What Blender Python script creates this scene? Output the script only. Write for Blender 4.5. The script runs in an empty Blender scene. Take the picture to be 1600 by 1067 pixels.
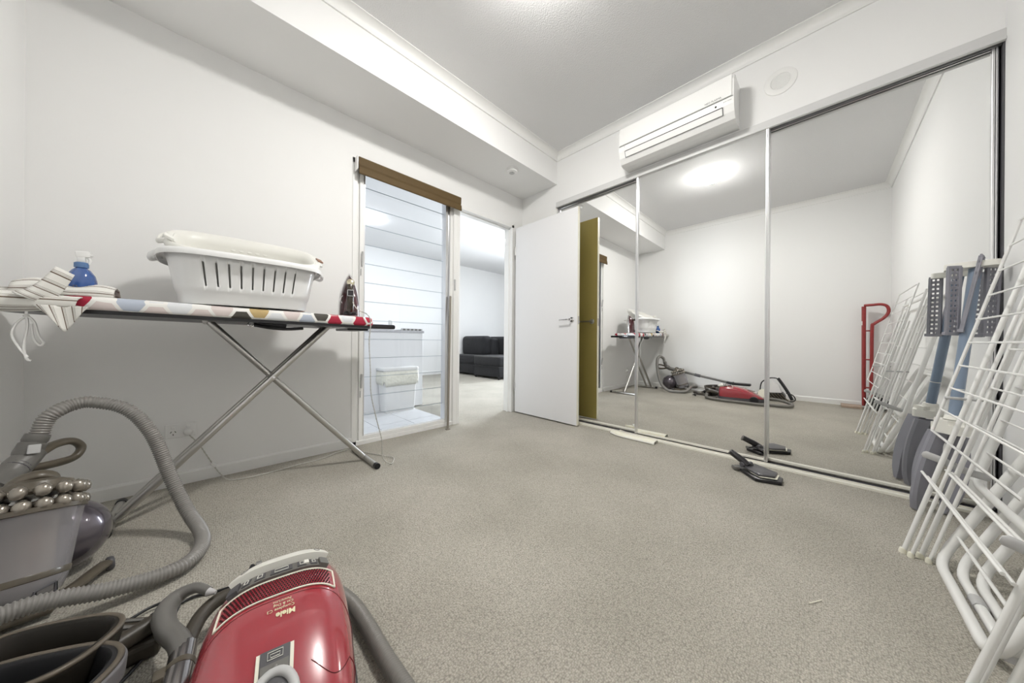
import bpy, bmesh, math, random
from mathutils import Vector, Matrix
random.seed(7)
PI = math.pi
sc = bpy.context.scene
col = sc.collection

# ------------------------------------------------------------------ camera
cam_d = bpy.data.cameras.new('camera'); cam = bpy.data.objects.new('camera', cam_d); col.objects.link(cam)
cam_d.sensor_width = 36.0; cam_d.lens = 36.0 * 481.6 / 1600.0
cam_d.clip_start = 0.02; cam_d.clip_end = 100
TH, RO = math.radians(45.1), math.radians(0.4)
F = Vector((math.cos(TH), math.sin(TH), 0)); R0 = Vector((math.sin(TH), -math.cos(TH), 0)); U0 = Vector((0, 0, 1))
R = R0 * math.cos(RO) + U0 * math.sin(RO); U = U0 * math.cos(RO) - R0 * math.sin(RO)
cam.matrix_world = Matrix(((R.x, U.x, -F.x, 0), (R.y, U.y, -F.y, 0), (R.z, U.z, -F.z, 0.79), (0, 0, 0, 1)))
sc.camera = cam
# ------------------------------------------------------------------ exposure, world, lights
vs = sc.view_settings
vs.view_transform = 'Standard'; vs.look = 'None'; vs.exposure = 0.50; vs.gamma = 1.0; vs.use_curve_mapping = False
w = bpy.data.worlds.new('world'); sc.world = w; w.use_nodes = True
w.node_tree.nodes['Background'].inputs[0].default_value = (0.80, 0.88, 1.0, 1)
w.node_tree.nodes['Background'].inputs[1].default_value = 1.0

def area(name, loc, rot, sx, sy, power, color):
    l = bpy.data.lights.new(name, 'AREA'); l.shape = 'RECTANGLE'; l.size = sx; l.size_y = sy
    l.energy = power; l.color = color
    o = bpy.data.objects.new(name, l); o.location = loc; o.rotation_euler = rot; col.objects.link(o)
    return o
def disk(name, loc, dia, power, color, rot=(0, 0, 0)):
    l = bpy.data.lights.new(name, 'AREA'); l.shape = 'DISK'; l.size = dia; l.energy = power; l.color = color
    o = bpy.data.objects.new(name, l); o.location = loc; o.rotation_euler = rot; col.objects.link(o); return o
sun_w = area('living_window_daylight', (6.72, 4.45, 1.25), (0, math.radians(90), math.radians(19)), 2.0, 1.5, 125, (0.90, 0.95, 1.0))
sun_w.data.spread = math.radians(110)
LAMP_E = 125.0        # the room lamps light the scene themselves: glowing diffusers
LAMP2_E = 45.0

# ------------------------------------------------------------------ materials
MATS = {}
def mat(name, rgb, rough=0.5, metal=0.0, bump=None, var=None, coat=0.0, spec=0.5, emit=None, trans=0.0, ior=1.45, alpha=1.0):
    """bump=(scale, strength, distance) ; var=(scale, amount) colour variation"""
    m = bpy.data.materials.new(name); m.use_nodes = True; nt = m.node_tree; b = nt.nodes['Principled BSDF']
    b.inputs['Base Color'].default_value = (*rgb, 1); b.inputs['Roughness'].default_value = rough
    b.inputs['Metallic'].default_value = metal; b.inputs['Coat Weight'].default_value = coat
    b.inputs['Specular IOR Level'].default_value = spec; b.inputs['IOR'].default_value = ior
    b.inputs['Transmission Weight'].default_value = trans; b.inputs['Alpha'].default_value = alpha
    if emit:
        b.inputs['Emission Color'].default_value = (*emit[0], 1); b.inputs['Emission Strength'].default_value = emit[1]
    tc = nt.nodes.new('ShaderNodeTexCoord')
    if bump:
        n = nt.nodes.new('ShaderNodeTexNoise'); n.inputs['Scale'].default_value = bump[0]; n.inputs['Detail'].default_value = 3
        nt.links.new(tc.outputs['Object'], n.inputs['Vector'])
        bp = nt.nodes.new('ShaderNodeBump'); bp.inputs['Strength'].default_value = bump[1]; bp.inputs['Distance'].default_value = bump[2]
        nt.links.new(n.outputs['Fac'], bp.inputs['Height']); nt.links.new(bp.outputs['Normal'], b.inputs['Normal'])
    if var:
        n = nt.nodes.new('ShaderNodeTexNoise'); n.inputs['Scale'].default_value = var[0]; n.inputs['Detail'].default_value = 4
        nt.links.new(tc.outputs['Object'], n.inputs['Vector'])
        mx = nt.nodes.new('ShaderNodeMix'); mx.data_type = 'RGBA'
        mx.inputs['A'].default_value = (*[c * (1 - var[1]) for c in rgb], 1); mx.inputs['B'].default_value = (*[min(1, c * (1 + var[1])) for c in rgb], 1)
        nt.links.new(n.outputs['Fac'], mx.inputs['Factor']); nt.links.new(mx.outputs['Result'], b.inputs['Base Color'])
    MATS[name] = m; return m
WALL = mat('painted_wall', (0.875, 0.875, 0.868), 0.72, bump=(260, 0.08, 0.002), var=(1.5, 0.012))
CEIL = mat('stippled_ceiling', (0.77, 0.77, 0.772), 0.8, bump=(120, 0.5, 0.006))
TRIM = mat('white_trim', (0.86, 0.86, 0.845), 0.4)
WHITE = mat('white_plastic', (0.86, 0.86, 0.85), 0.35, coat=0.2)
BASKET = mat('basket_plastic', (0.84, 0.845, 0.84), 0.32, coat=0.2)
BASKET2 = mat('aged_basket_plastic', (0.82, 0.815, 0.77), 0.35, var=(9, 0.03))
CREAM = mat('cream_plastic', (0.82, 0.80, 0.68), 0.4)
ALU = mat('brushed_aluminium', (0.78, 0.78, 0.79), 0.28, 1.0)
ALU_D = mat('grey_track_aluminium', (0.50, 0.50, 0.51), 0.4, 1.0)
TRACKW = mat('cream_track', (0.78, 0.76, 0.68), 0.4)
CHROME = mat('chrome', (0.85, 0.85, 0.86), 0.12, 1.0)
STEEL = mat('satin_steel', (0.55, 0.54, 0.52), 0.32, 1.0)
BLACK = mat('black_plastic', (0.018, 0.018, 0.02), 0.35)
BLACKG = mat('gloss_black', (0.012, 0.011, 0.014), 0.12, coat=0.6)
DGREY = mat('dark_grey_plastic', (0.085, 0.083, 0.09), 0.42)
DUSTY = mat('dusty_dark_plastic', (0.055, 0.047, 0.036), 0.42, var=(14, 0.35), bump=(90, .15, .002))
MGREY = mat('mid_grey_plastic', (0.15, 0.145, 0.135), 0.4)
LGREY = mat('light_grey_plastic', (0.52, 0.52, 0.52), 0.4)
BGREY = mat('bluish_grey_plastic', (0.27, 0.27, 0.305), 0.45)
BLUEP = mat('blue_grey_pole', (0.20, 0.26, 0.35), 0.3, coat=0.3)
OFFW = mat('off_white_plastic', (0.80, 0.79, 0.73), 0.35)
RED = mat('gloss_red', (0.33, 0.018, 0.032), 0.25, coat=1.0, spec=.8)
REDP = mat('red_paint', (0.30, 0.035, 0.035), 0.4, var=(30, 0.2))
MUSTARD = mat('mustard_paint', (0.44, 0.355, 0.11), 0.5)
BROWN = mat('brown_blind', (0.10, 0.062, 0.020), 0.7, var=(60, 0.08), bump=(400, .1, .001))
DOORW = mat('door_white', (0.80, 0.80, 0.81), 0.38)
SOFAM = mat('charcoal_velvet', (0.010, 0.010, 0.012), 0.8, var=(6, 0.4), bump=(12, .25, .02))
SOFAM.node_tree.nodes['Principled BSDF'].inputs['Sheen Weight'].default_value = 0.12
RUBBER = mat('black_rubber', (0.02, 0.02, 0.02), 0.7)
CORDM = mat('twisted_cord', (0.55, 0.54, 0.50), 0.7)
WIRE = mat('white_coated_wire', (0.84, 0.84, 0.82), 0.3, coat=0.3)
WOODM = mat('toe_board', (0.42, 0.32, 0.25), 0.6, var=(20, .2))
STICKM = mat('bronze_strip', (0.26, 0.235, 0.20), 0.45)
CABM = mat('cabinet_laminate', (0.82, 0.825, 0.84), 0.35)
TOPM = mat('stone_benchtop', (0.50, 0.50, 0.53), 0.3, var=(40, .3))
DARKHOLE = mat('dark_hole', (0.004, 0.004, 0.004), 0.9)
GOLDT = mat('cream_print', (0.80, 0.74, 0.50), 0.5)
INK = mat('grey_print', (0.10, 0.10, 0.10), 0.6)
LINER = mat('bin_liner', (0.80, 0.79, 0.70), 0.35, bump=(25, .7, .02))
HOSEM = mat('grey_hose', (0.25, 0.24, 0.225), 0.33)
HOSEM2 = mat('dark_grey_hose', (0.19, 0.182, 0.165), 0.4)
BRONZEP = mat('bronze_dusty_plastic', (0.10, 0.085, 0.062), 0.35, var=(22, .4), coat=0.2)
BALLM = mat('ball_plum_metallic', (0.13, 0.115, 0.135), 0.22, 0.55, coat=0.8, var=(7, .15))
DUST = mat('dusty_core', (0.20, 0.165, 0.125), 0.7, var=(10, .35))
BUMPM = mat('cyclone_silver', (0.30, 0.27, 0.23), 0.25, 0.6, var=(20, .3), coat=.4)
IRONR = mat('iron_dark_red', (0.055, 0.010, 0.014), 0.15, coat=1.0)
IRONB = mat('iron_brown', (0.035, 0.025, 0.015), 0.25, coat=.5)
def lampmat(name, strength, c=(1, .96, .88)):
    m = mat(name, (0.9, 0.9, 0.9), 0.5, emit=(c, strength)); return m
LAMP = lampmat('lit_diffuser', LAMP_E, (1, .978, .94))
LAMP2 = lampmat('lit_diffuser_living', LAMP2_E, (.95, .97, 1))
SKYPANE = lampmat('bright_daylight_pane', 6.0, (.88, .94, 1))

def mirror_mat():
    m = bpy.data.materials.new('mirror'); m.use_nodes = True; nt = m.node_tree; nt.nodes.clear()
    g = nt.nodes.new('ShaderNodeBsdfGlossy'); g.inputs['Roughness'].default_value = 0.0; g.inputs['Color'].default_value = (.93, .935, .93, 1)
    o = nt.nodes.new('ShaderNodeOutputMaterial'); nt.links.new(g.outputs[0], o.inputs[0]); return m
MIRROR = mirror_mat()
def thin_glass(name, tint, refl=0.08):
    m = bpy.data.materials.new(name); m.use_nodes = True; nt = m.node_tree; nt.nodes.clear()
    t = nt.nodes.new('ShaderNodeBsdfTransparent'); t.inputs['Color'].default_value = (*tint, 1)
    g = nt.nodes.new('ShaderNodeBsdfGlossy'); g.inputs['Roughness'].default_value = 0.02
    f = nt.nodes.new('ShaderNodeFresnel'); f.inputs['IOR'].default_value = 1.35
    mx = nt.nodes.new('ShaderNodeMixShader'); nt.links.new(f.outputs[0], mx.inputs[0])
    nt.links.new(t.outputs[0], mx.inputs[1]); nt.links.new(g.outputs[0], mx.inputs[2])
    o = nt.nodes.new('ShaderNodeOutputMaterial'); nt.links.new(mx.outputs[0], o.inputs[0]); return m
GLASS = thin_glass('louvre_glass', (.965, .975, .985))
EDGEG = mat('glass_edge', (.45, .50, .54), 0.3)
def translucent(name, rgb, fac, rough=.1):
    m = bpy.data.materials.new(name); m.use_nodes = True; nt = m.node_tree
    b = nt.nodes['Principled BSDF']; b.inputs['Base Color'].default_value = (*rgb, 1); b.inputs['Roughness'].default_value = rough
    b.inputs['Coat Weight'].default_value = .8
    t = nt.nodes.new('ShaderNodeBsdfTransparent'); t.inputs['Color'].default_value = (.9, .9, .92, 1)
    mx = nt.nodes.new('ShaderNodeMixShader'); mx.inputs[0].default_value = fac
    nt.links.new(b.outputs[0], mx.inputs[1]); nt.links.new(t.outputs[0], mx.inputs[2])
    nt.links.new(mx.outputs[0], nt.nodes['Material Output'].inputs[0]); return m
BINM = translucent('clear_dusty_bin', (.55, .53, .55), .58)
BOTTLE = translucent('blue_bottle', (.03, .12, .42), .30)
LIQUID = mat('blue_liquid', (.02, .09, .36), .15, coat=.5)

def carpet_mat():
    m = bpy.data.materials.new('beige_loop_carpet'); m.use_nodes = True; nt = m.node_tree; b = nt.nodes['Principled BSDF']
    b.inputs['Roughness'].default_value = 0.95; b.inputs['Specular IOR Level'].default_value = .1
    b.inputs['Sheen Weight'].default_value = .1
    tc = nt.nodes.new('ShaderNodeTexCoord')
    mp = nt.nodes.new('ShaderNodeMapping'); mp.inputs['Rotation'].default_value = (0, 0, math.radians(0)); mp.inputs['Scale'].default_value = (1.0, 1.35, 1)
    nt.links.new(tc.outputs['Object'], mp.inputs['Vector'])
    v = nt.nodes.new('ShaderNodeTexVoronoi'); v.inputs['Scale'].default_value = 165; v.inputs['Randomness'].default_value = .75
    nt.links.new(mp.outputs[0], v.inputs['Vector'])
    n = nt.nodes.new('ShaderNodeTexNoise'); n.inputs['Scale'].default_value = 190; n.inputs['Detail'].default_value = 3
    nt.links.new(tc.outputs['Object'], n.inputs['Vector'])
    n2 = nt.nodes.new('ShaderNodeTexNoise'); n2.inputs['Scale'].default_value = 2.2; n2.inputs['Detail'].default_value = 4
    nt.links.new(tc.outputs['Object'], n2.inputs['Vector'])
    r1 = nt.nodes.new('ShaderNodeValToRGB'); r1.color_ramp.elements[0].position = .25; r1.color_ramp.elements[1].position = .75
    r1.color_ramp.elements[0].color = (.44, .412, .352, 1); r1.color_ramp.elements[1].color = (.66, .625, .545, 1)
    nt.links.new(n.outputs['Fac'], r1.inputs[0])
    r2 = nt.nodes.new('ShaderNodeValToRGB'); r2.color_ramp.elements[0].position = 0.0; r2.color_ramp.elements[1].position = .9
    r2.color_ramp.elements[0].color = (1, 1, 1, 1); r2.color_ramp.elements[1].color = (.38, .38, .38, 1)
    nt.links.new(v.outputs['Distance'], r2.inputs[0])
    mx = nt.nodes.new('ShaderNodeMix'); mx.data_type = 'RGBA'; mx.blend_type = 'MULTIPLY'; mx.inputs['Factor'].default_value = .8
    nt.links.new(r1.outputs[0], mx.inputs['A']); nt.links.new(r2.outputs[0], mx.inputs['B'])
    r3 = nt.nodes.new('ShaderNodeValToRGB'); r3.color_ramp.elements[0].position = .35; r3.color_ramp.elements[1].position = .65
    r3.color_ramp.elements[0].color = (.90, .90, .89, 1); r3.color_ramp.elements[1].color = (1.06, 1.06, 1.06, 1)
    nt.links.new(n2.outputs['Fac'], r3.inputs[0])
    mx2 = nt.nodes.new('ShaderNodeMix'); mx2.data_type = 'RGBA'; mx2.blend_type = 'MULTIPLY'; mx2.inputs['Factor'].default_value = 1
    nt.links.new(mx.outputs['Result'], mx2.inputs['A']); nt.links.new(r3.outputs[0], mx2.inputs['B'])
    nt.links.new(mx2.outputs['Result'], b.inputs['Base Color'])
    bp = nt.nodes.new('ShaderNodeBump'); bp.inputs['Strength'].default_value = .7; bp.inputs['Distance'].default_value = .004; bp.invert = True
    nt.links.new(v.outputs['Distance'], bp.inputs['Height']); nt.links.new(bp.outputs[0], b.inputs['Normal'])
    return m
CARPET = carpet_mat()
TILE = mat('white_floor_tile', (0.78, 0.785, 0.80), 0.25, var=(5, .02))
GROUT = mat('tile_grout', (0.50, 0.50, 0.52), 0.8)

def hex_mat():
    """printed cotton: rounded hexagons in red, ochre, charcoal, pale blue, pink and white on a white ground"""
    m = bpy.data.materials.new('hexagon_print_cotton'); m.use_nodes = True; nt = m.node_tree; b = nt.nodes['Principled BSDF']
    b.inputs['Roughness'].default_value = .85
    L = nt.links.new
    def vm(op, a, bb=None):
        n = nt.nodes.new('ShaderNodeVectorMath'); n.operation = op
        for i, x in enumerate((a, bb)):
            if x is None: continue
            if isinstance(x, tuple): n.inputs[i].default_value = x
            else: L(x, n.inputs[i])
        return n
    def mm(op, a, bb=None):
        n = nt.nodes.new('ShaderNodeMath'); n.operation = op
        for i, x in enumerate((a, bb)):
            if x is None: continue
            if isinstance(x, (int, float)): n.inputs[i].default_value = x
            else: L(x, n.inputs[i])
        return n.outputs[0]
    tc = nt.nodes.new('ShaderNodeTexCoord'); sp = nt.nodes.new('ShaderNodeSeparateXYZ'); L(tc.outputs['Object'], sp.inputs[0])
    s = 1 / 0.075
    yy = mm('SUBTRACT', sp.outputs[1], sp.outputs[2])
    cb = nt.nodes.new('ShaderNodeCombineXYZ'); L(mm('MULTIPLY_ADD', yy, s), cb.inputs[0]); L(mm('MULTIPLY', sp.outputs[0], s), cb.inputs[1])
    p = vm('ADD', cb.outputs[0], (100.0, 173.2051, 0)).outputs[0]
    P2 = (1.0, 1.7320508, 1.0); H = (.5, .8660254, .0)
    a = vm('SUBTRACT', vm('MODULO', p, P2).outputs[0], H).outputs[0]
    q = vm('SUBTRACT', vm('MODULO', vm('SUBTRACT', p, H).outputs[0], P2).outputs[0], H).outputs[0]
    la = vm('LENGTH', a).outputs['Value']; lq = vm('LENGTH', q).outputs['Value']
    sel = mm('LESS_THAN', la, lq)
    mx = nt.nodes.new('ShaderNodeMix'); mx.data_type = 'VECTOR'; L(sel, mx.inputs['Factor']); L(q, mx.inputs['A']); L(a, mx.inputs['B'])
    g = mx.outputs['Result'] if mx.outputs['Result'].type == 'VECTOR' else [o for o in mx.outputs if o.type == 'VECTOR'][0]
    gi = [i for i in mx.inputs if i.type == 'VECTOR']; L(q, gi[-2]); L(a, gi[-1])
    g = [o for o in mx.outputs if o.type == 'VECTOR'][0]
    idv = vm('SUBTRACT', p, g).outputs[0]
    idr = vm('SNAP', vm('ADD', idv, (.11, .11, 0)).outputs[0], (.25, .25, 1.0)).outputs[0]
    ab = vm('ABSOLUTE', g).outputs[0]; sx = nt.nodes.new('ShaderNodeSeparateXYZ'); L(ab, sx.inputs[0])
    dt = vm('DOT_PRODUCT', ab, (.5, .8660254, 0)).outputs['Value']
    ed = mm('MAXIMUM', sx.outputs[0], dt)
    inside = mm('LESS_THAN', ed, .425)
    wn = nt.nodes.new('ShaderNodeTexWhiteNoise'); wn.noise_dimensions = '3D'; L(idr, wn.inputs['Vector'])
    cr = nt.nodes.new('ShaderNodeValToRGB'); cr.color_ramp.interpolation = 'CONSTANT'
    cols = [(0, (.40, .02, .05)), (.24, (.50, .37, .17)), (.38, (.075, .07, .06)), (.50, (.46, .51, .60)), (.62, (.68, .60, .58)), (.78, (.72, .74, .76))]
    e = cr.color_ramp.elements
    e[0].position = 0; e[0].color = (*cols[0][1], 1); e[1].position = cols[1][0]; e[1].color = (*cols[1][1], 1)
    for pz, c in cols[2:]:
        k = e.new(pz); k.color = (*c, 1)
    L(wn.outputs['Value'], cr.inputs[0])
    m2 = nt.nodes.new('ShaderNodeMix'); m2.data_type = 'RGBA'; L(inside, m2.inputs['Factor'])
    m2.inputs['A'].default_value = (.84, .83, .80, 1); L(cr.outputs[0], m2.inputs['B']); L(m2.outputs['Result'], b.inputs['Base Color'])
    return m
HEX = hex_mat()
def stripe_mat(name, base, stripe, scale, axis=0, width=.5):
    m = bpy.data.materials.new(name); m.use_nodes = True; nt = m.node_tree; b = nt.nodes['Principled BSDF']; b.inputs['Roughness'].default_value = .9
    uv = nt.nodes.new('ShaderNodeUVMap'); sp = nt.nodes.new('ShaderNodeSeparateXYZ'); nt.links.new(uv.outputs[0], sp.inputs[0])
    ml = nt.nodes.new('ShaderNodeMath'); ml.operation = 'MULTIPLY'; ml.inputs[1].default_value = scale; nt.links.new(sp.outputs[axis], ml.inputs[0])
    fr = nt.nodes.new('ShaderNodeMath'); fr.operation = 'FRACT'; nt.links.new(ml.outputs[0], fr.inputs[0])
    cr = nt.nodes.new('ShaderNodeValToRGB'); cr.color_ramp.interpolation = 'CONSTANT'; e = cr.color_ramp.elements
    e[0].position = 0; e[0].color = (*base, 1); e[1].position = width; e[1].color = (*stripe, 1)
    for pz, c in ((width + .12, base), (width + .2, stripe), (width + .23, base), (width + .32, stripe), (width + .35, base)):
        k = e.new(min(pz, .99)); k.color = (*c, 1)
    nt.links.new(fr.outputs[0], cr.inputs[0]); nt.links.new(cr.outputs[0], b.inputs['Base Color']); return m
CLOTHM = stripe_mat('striped_tea_towel', (.80, .79, .75), (.16, .12, .09), 5, 0, .35)
PADM = stripe_mat('striped_mop_pad', (.86, .85, .78), (.74, .65, .28), 4, 1, .3)

# ------------------------------------------------------------------ mesh helpers
BASE = {}
def tag(o, label=None, cat=None, group=None, kind=None):
    if label: o['label'] = label
    if cat: o['category'] = cat
    if group: o['group'] = group
    if kind: o['kind'] = kind
    return o
def thing(name, label, cat, loc=(0, 0, 0), group=None, mtx=None):
    o = bpy.data.objects.new(name, None); o.empty_display_size = .05; col.objects.link(o)
    M = mtx if mtx is not None else Matrix.Translation(loc)
    o.matrix_world = M; BASE[o.name] = M.copy()
    return tag(o, label, cat, group)
def finish(name, bm, m, parent=None, smooth=None, local=False, label=None, kind=None, mods=None):
    """link a bmesh given in world coordinates (or the parent's local ones) as ONE object"""
    bmesh.ops.recalc_face_normals(bm, faces=bm.faces[:]) if len(bm.faces) else None
    org = None
    if parent is None:
        xs = [v.co for v in bm.verts]
        lo = Vector((min(v.x for v in xs), min(v.y for v in xs), min(v.z for v in xs))); hi = Vector((max(v.x for v in xs), max(v.y for v in xs), max(v.z for v in xs)))
        org = Vector(((lo.x + hi.x) / 2, (lo.y + hi.y) / 2, lo.z)); bm.transform(Matrix.Translation(-org))
    elif not local:
        bm.transform(BASE[parent.name].inverted())
    me = bpy.data.meshes.new(name); bm.to_mesh(me); bm.free()
    me.materials.append(m)
    o = bpy.data.objects.new(name, me); col.objects.link(o)
    if parent is None:
        o.location = org; BASE[o.name] = Matrix.Translation(org)
    else:
        o.parent = parent; BASE[o.name] = BASE[parent.name].copy()
    if smooth is not None:
        for p in me.polygons: p.use_smooth = True
        if smooth < 179:
            me.set_sharp_from_angle(angle=math.radians(smooth))
    if label: o['label'] = label
    if kind: o['kind'] = kind
    return o
def struct(name, bm, m, smooth=None, parent=None):
    o = finish(name, bm, m, parent, smooth)
    if parent is None: o['kind'] = 'structure'
    return o
def nb(): return bmesh.new()
def box(bm, lo, hi, bev=0.0, seg=2):
    lo, hi = Vector(lo), Vector(hi)
    r = bmesh.ops.create_cube(bm, size=1.0); vs_ = r['verts']
    bmesh.ops.scale(bm, vec=hi - lo, verts=vs_); bmesh.ops.translate(bm, vec=(lo + hi) / 2, verts=vs_)
    if bev > 0:
        es = list({e for v in vs_ for e in v.link_edges})
        bmesh.ops.bevel(bm, geom=es, offset=bev, segments=seg, profile=.5, affect='EDGES')
    return bm
def boxm(bm, M, lo, hi, bev=0.0, seg=2):
    t = nb(); box(t, lo, hi, bev, seg); t.transform(M)
    me = bpy.data.meshes.new('tmp'); t.to_mesh(me); t.free(); bm.from_mesh(me); bpy.data.meshes.remove(me); return bm
def crom(pts, n=8, closed=False):
    pts = [Vector(p) for p in pts]; N = len(pts); out = []
    rng = N if closed else N - 1
    for i in range(rng):
        if closed: a, b, c, d = pts[(i - 1) % N], pts[i], pts[(i + 1) % N], pts[(i + 2) % N]
        else: a, b, c, d = pts[max(i - 1, 0)], pts[i], pts[i + 1], pts[min(i + 2, N - 1)]
        for k in range(n):
            t = k / n
            out.append(.5 * ((2 * b) + (c - a) * t + (2 * a - 5 * b + 4 * c - d) * t * t + (3 * b - a - 3 * c + d) * t ** 3))
    if not closed: out.append(pts[-1].copy())
    return out
def frames(P, closed=False):
    N = len(P); T = []
    for i in range(N):
        a = P[(i - 1) % N] if (closed or i > 0) else P[i]; b = P[(i + 1) % N] if (closed or i < N - 1) else P[i]
        d = b - a; T.append(d.normalized() if d.length > 1e-9 else Vector((0, 0, 1)))
    up = Vector((0, 0, 1)) if abs(T[0].z) < .9 else Vector((1, 0, 0))
    n = (up - T[0] * up.dot(T[0])).normalized(); out = []
    for i in range(N):
        n = (n - T[i] * n.dot(T[i])); n = n.normalized() if n.length > 1e-6 else T[i].orthogonal().normalized()
        out.append((T[i], n, T[i].cross(n)))
    return out
def tube(bm, pts, r, sides=10, closed=False, caps=True, sy=1.0):
    """r: number or list per point; sy squashes along the binormal"""
    P = [Vector(p) for p in pts]; fr = frames(P, closed); rings = []
    for i, p in enumerate(P):
        rr = r[i] if isinstance(r, (list, tuple)) else r
        T, n, b = fr[i]
        rings.append([bm.verts.new(p + n * (rr * math.cos(2 * PI * k / sides)) + b * (rr * sy * math.sin(2 * PI * k / sides))) for k in range(sides)])
    m = len(rings)
    for i in range(m if closed else m - 1):
        A, B = rings[i], rings[(i + 1) % m]
        for k in range(sides):
            bm.faces.new((A[k], A[(k + 1) % sides], B[(k + 1) % sides], B[k]))
    if caps and not closed:
        bm.faces.new(rings[0][::-1]); bm.faces.new(rings[-1])
    return bm
def loft(bm, rings, cap0=True, cap1=True, closed=True):
    V = [[bm.verts.new(p) for p in rg] for rg in rings]; n = len(V[0])
    for i in range(len(V) - 1):
        for k in range(n if closed else n - 1):
            bm.faces.new((V[i][k], V[i][(k + 1) % n], V[i + 1][(k + 1) % n], V[i + 1][k]))
    if cap0: bm.faces.new(V[0][::-1])
    if cap1: bm.faces.new(V[-1])
    return bm
def lathe(bm, prof, c=(0, 0, 0), axis=(0, 0, 1), seg=24):
    """prof: list of (radius, height) along the axis"""
    ax = Vector(axis).normalized(); u = ax.orthogonal().normalized(); v = ax.cross(u); c = Vector(c)
    rings = []
    for r, z in prof:
        rings.append([c + ax * z + (u * math.cos(2 * PI * k / seg) + v * math.sin(2 * PI * k / seg)) * max(r, 1e-4) for k in range(seg)])
    loft(bm, rings); return bm
def prism(bm, poly, d, M=None):
    """poly: 2D outline, extruded 0..d along z then moved by M"""
    n = len(poly); M = M or Matrix.Identity(4)
    a = [bm.verts.new(M @ Vector((x, y, 0))) for x, y in poly]; b = [bm.verts.new(M @ Vector((x, y, d))) for x, y in poly]
    bm.faces.new(a[::-1]); bm.faces.new(b)
    for i in range(n): bm.faces.new((a[i], a[(i + 1) % n], b[(i + 1) % n], b[i]))
    return bm
def rrect(w, h, r, n=6, cx=0, cy=0):
    out = []
    for (sx, sy, a0) in ((1, 1, 0), (-1, 1, 90), (-1, -1, 180), (1, -1, 270)):
        for k in range(n + 1):
            a = math.radians(a0 + 90 * k / n)
            out.append((cx + sx * (w / 2 - r) + r * math.cos(a), cy + sy * (h / 2 - r) + r * math.sin(a)))
    return out
def resample(P, step):
    P = [Vector(p) for p in P]; out = [P[0].copy()]; acc = 0
    for i in range(1, len(P)):
        a, b = P[i - 1], P[i]; L_ = (b - a).length; d = step - acc
        while d <= L_:
            out.append(a.lerp(b, d / L_)); d += step
        acc = (acc + L_) % step if L_ else acc
        acc = L_ - (d - step)
    return out
def hose(bm, pts, r, pitch=.0075, depth=.0022, sides=16, sub=14):
    P = resample(crom(pts, sub), pitch / 4); R_ = [r - depth + depth * (0, 1, 1, 0)[i % 4] for i in range(len(P))]
    return tube(bm, P, R_, sides)
def frame_m(o, x, y=None, z=None):
    """matrix with origin o, x axis x, and z near z"""
    x = Vector(x).normalized(); z = Vector(z or (0, 0, 1)); z = (z - x * z.dot(x)).normalized(); y = z.cross(x)
    return Matrix(((x.x, y.x, z.x, o[0]), (x.y, y.y, z.y, o[1]), (x.z, y.z, z.z, o[2]), (0, 0, 0, 1)))
AL = ['CENTER']
def text_bm(s, size, bold=0.0):
    c = bpy.data.curves.new('txt', 'FONT'); c.body = s; c.size = size; c.offset = bold; c.resolution_u = 3; c.extrude = 0.0002
    c.align_x = AL[0]
    o = bpy.data.objects.new('txt', c); col.objects.link(o)
    dg = bpy.context.evaluated_depsgraph_get(); me = bpy.data.meshes.new_from_object(o.evaluated_get(dg))
    bm = nb(); bm.from_mesh(me); bpy.data.objects.remove(o); bpy.data.meshes.remove(me); bpy.data.curves.remove(c)
    return bm

# ================================================================== ROOM SHELL
XE, YN, YB, XW, YS = 2.605, 2.458, 1.965, -0.56, -0.592       # east wall, north wall, bulkhead face, west, south
ZC, ZS = 2.735, 2.437
b = nb(); box(b, (-.66, -.70, -.05), (7.0, 6.60, 0.0)); struct('floor', b, CARPET)
b = nb(); box(b, (XW - .1, YS - .1, ZC), (XE + .75, YN + .1, ZC + .05)); struct('ceiling', b, CEIL)
b = nb(); box(b, (XW, YB, ZS), (XE, YN, ZC)); struct('bulkhead', b, WALL)
# north wall with the louvre window and door opening
b = nb()
box(b, (XW - .1, YN, 0), (.77, YN + .10, ZC)); box(b, (.77, YN, 2.15), (1.70, YN + .10, ZC))
box(b, (1.70, YN, 2.09), (2.46, YN + .10, ZC)); box(b, (2.46, YN, 0), (XE + .1, YN + .10, ZC)); struct('wall_north', b, WALL)
b = nb(); box(b, (XW - .1, YS - .1, 0), (XW, YN, ZC)); struct('wall_west', b, WALL)
b = nb(); box(b, (XW, YS - .1, 0), (XE + .75, YS, ZC)); struct('wall_south', b, WALL)
b = nb(); box(b, (XE, YS, 2.243), (XE + .10, YN, ZC)); box(b, (XE, YB, 0), (XE + .10, YN, 2.243)); struct('wall_east', b, WALL)
b = nb(); box(b, (XE + .65, YS, 0), (XE + .75, YN, ZC)); struct('wall_wardrobe', b, WALL)
# baseboards
def skirt(bm, a, b_, n, h=.07, t=.012):
    a, b_, n = Vector(a), Vector(b_), Vector(n)
    prof = [(0, 0), (t, 0), (t, h - .012), (t * .55, h - .003), (0, h)]
    loft(bm, [[p + n * x + Vector((0, 0, z)) for x, z in prof] for p in (a, b_)])
b = nb(); skirt(b, (XW, YN, 0), (.77, YN, 0), (0, -1, 0)); struct('baseboard_north', b, TRIM)
b = nb(); skirt(b, (XW, YS, 0), (XW, YN, 0), (1, 0, 0)); struct('baseboard_west', b, TRIM)
b = nb(); skirt(b, (XW, YS, 0), (XE, YS, 0), (0, 1, 0)); struct('baseboard_south', b, TRIM)
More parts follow.
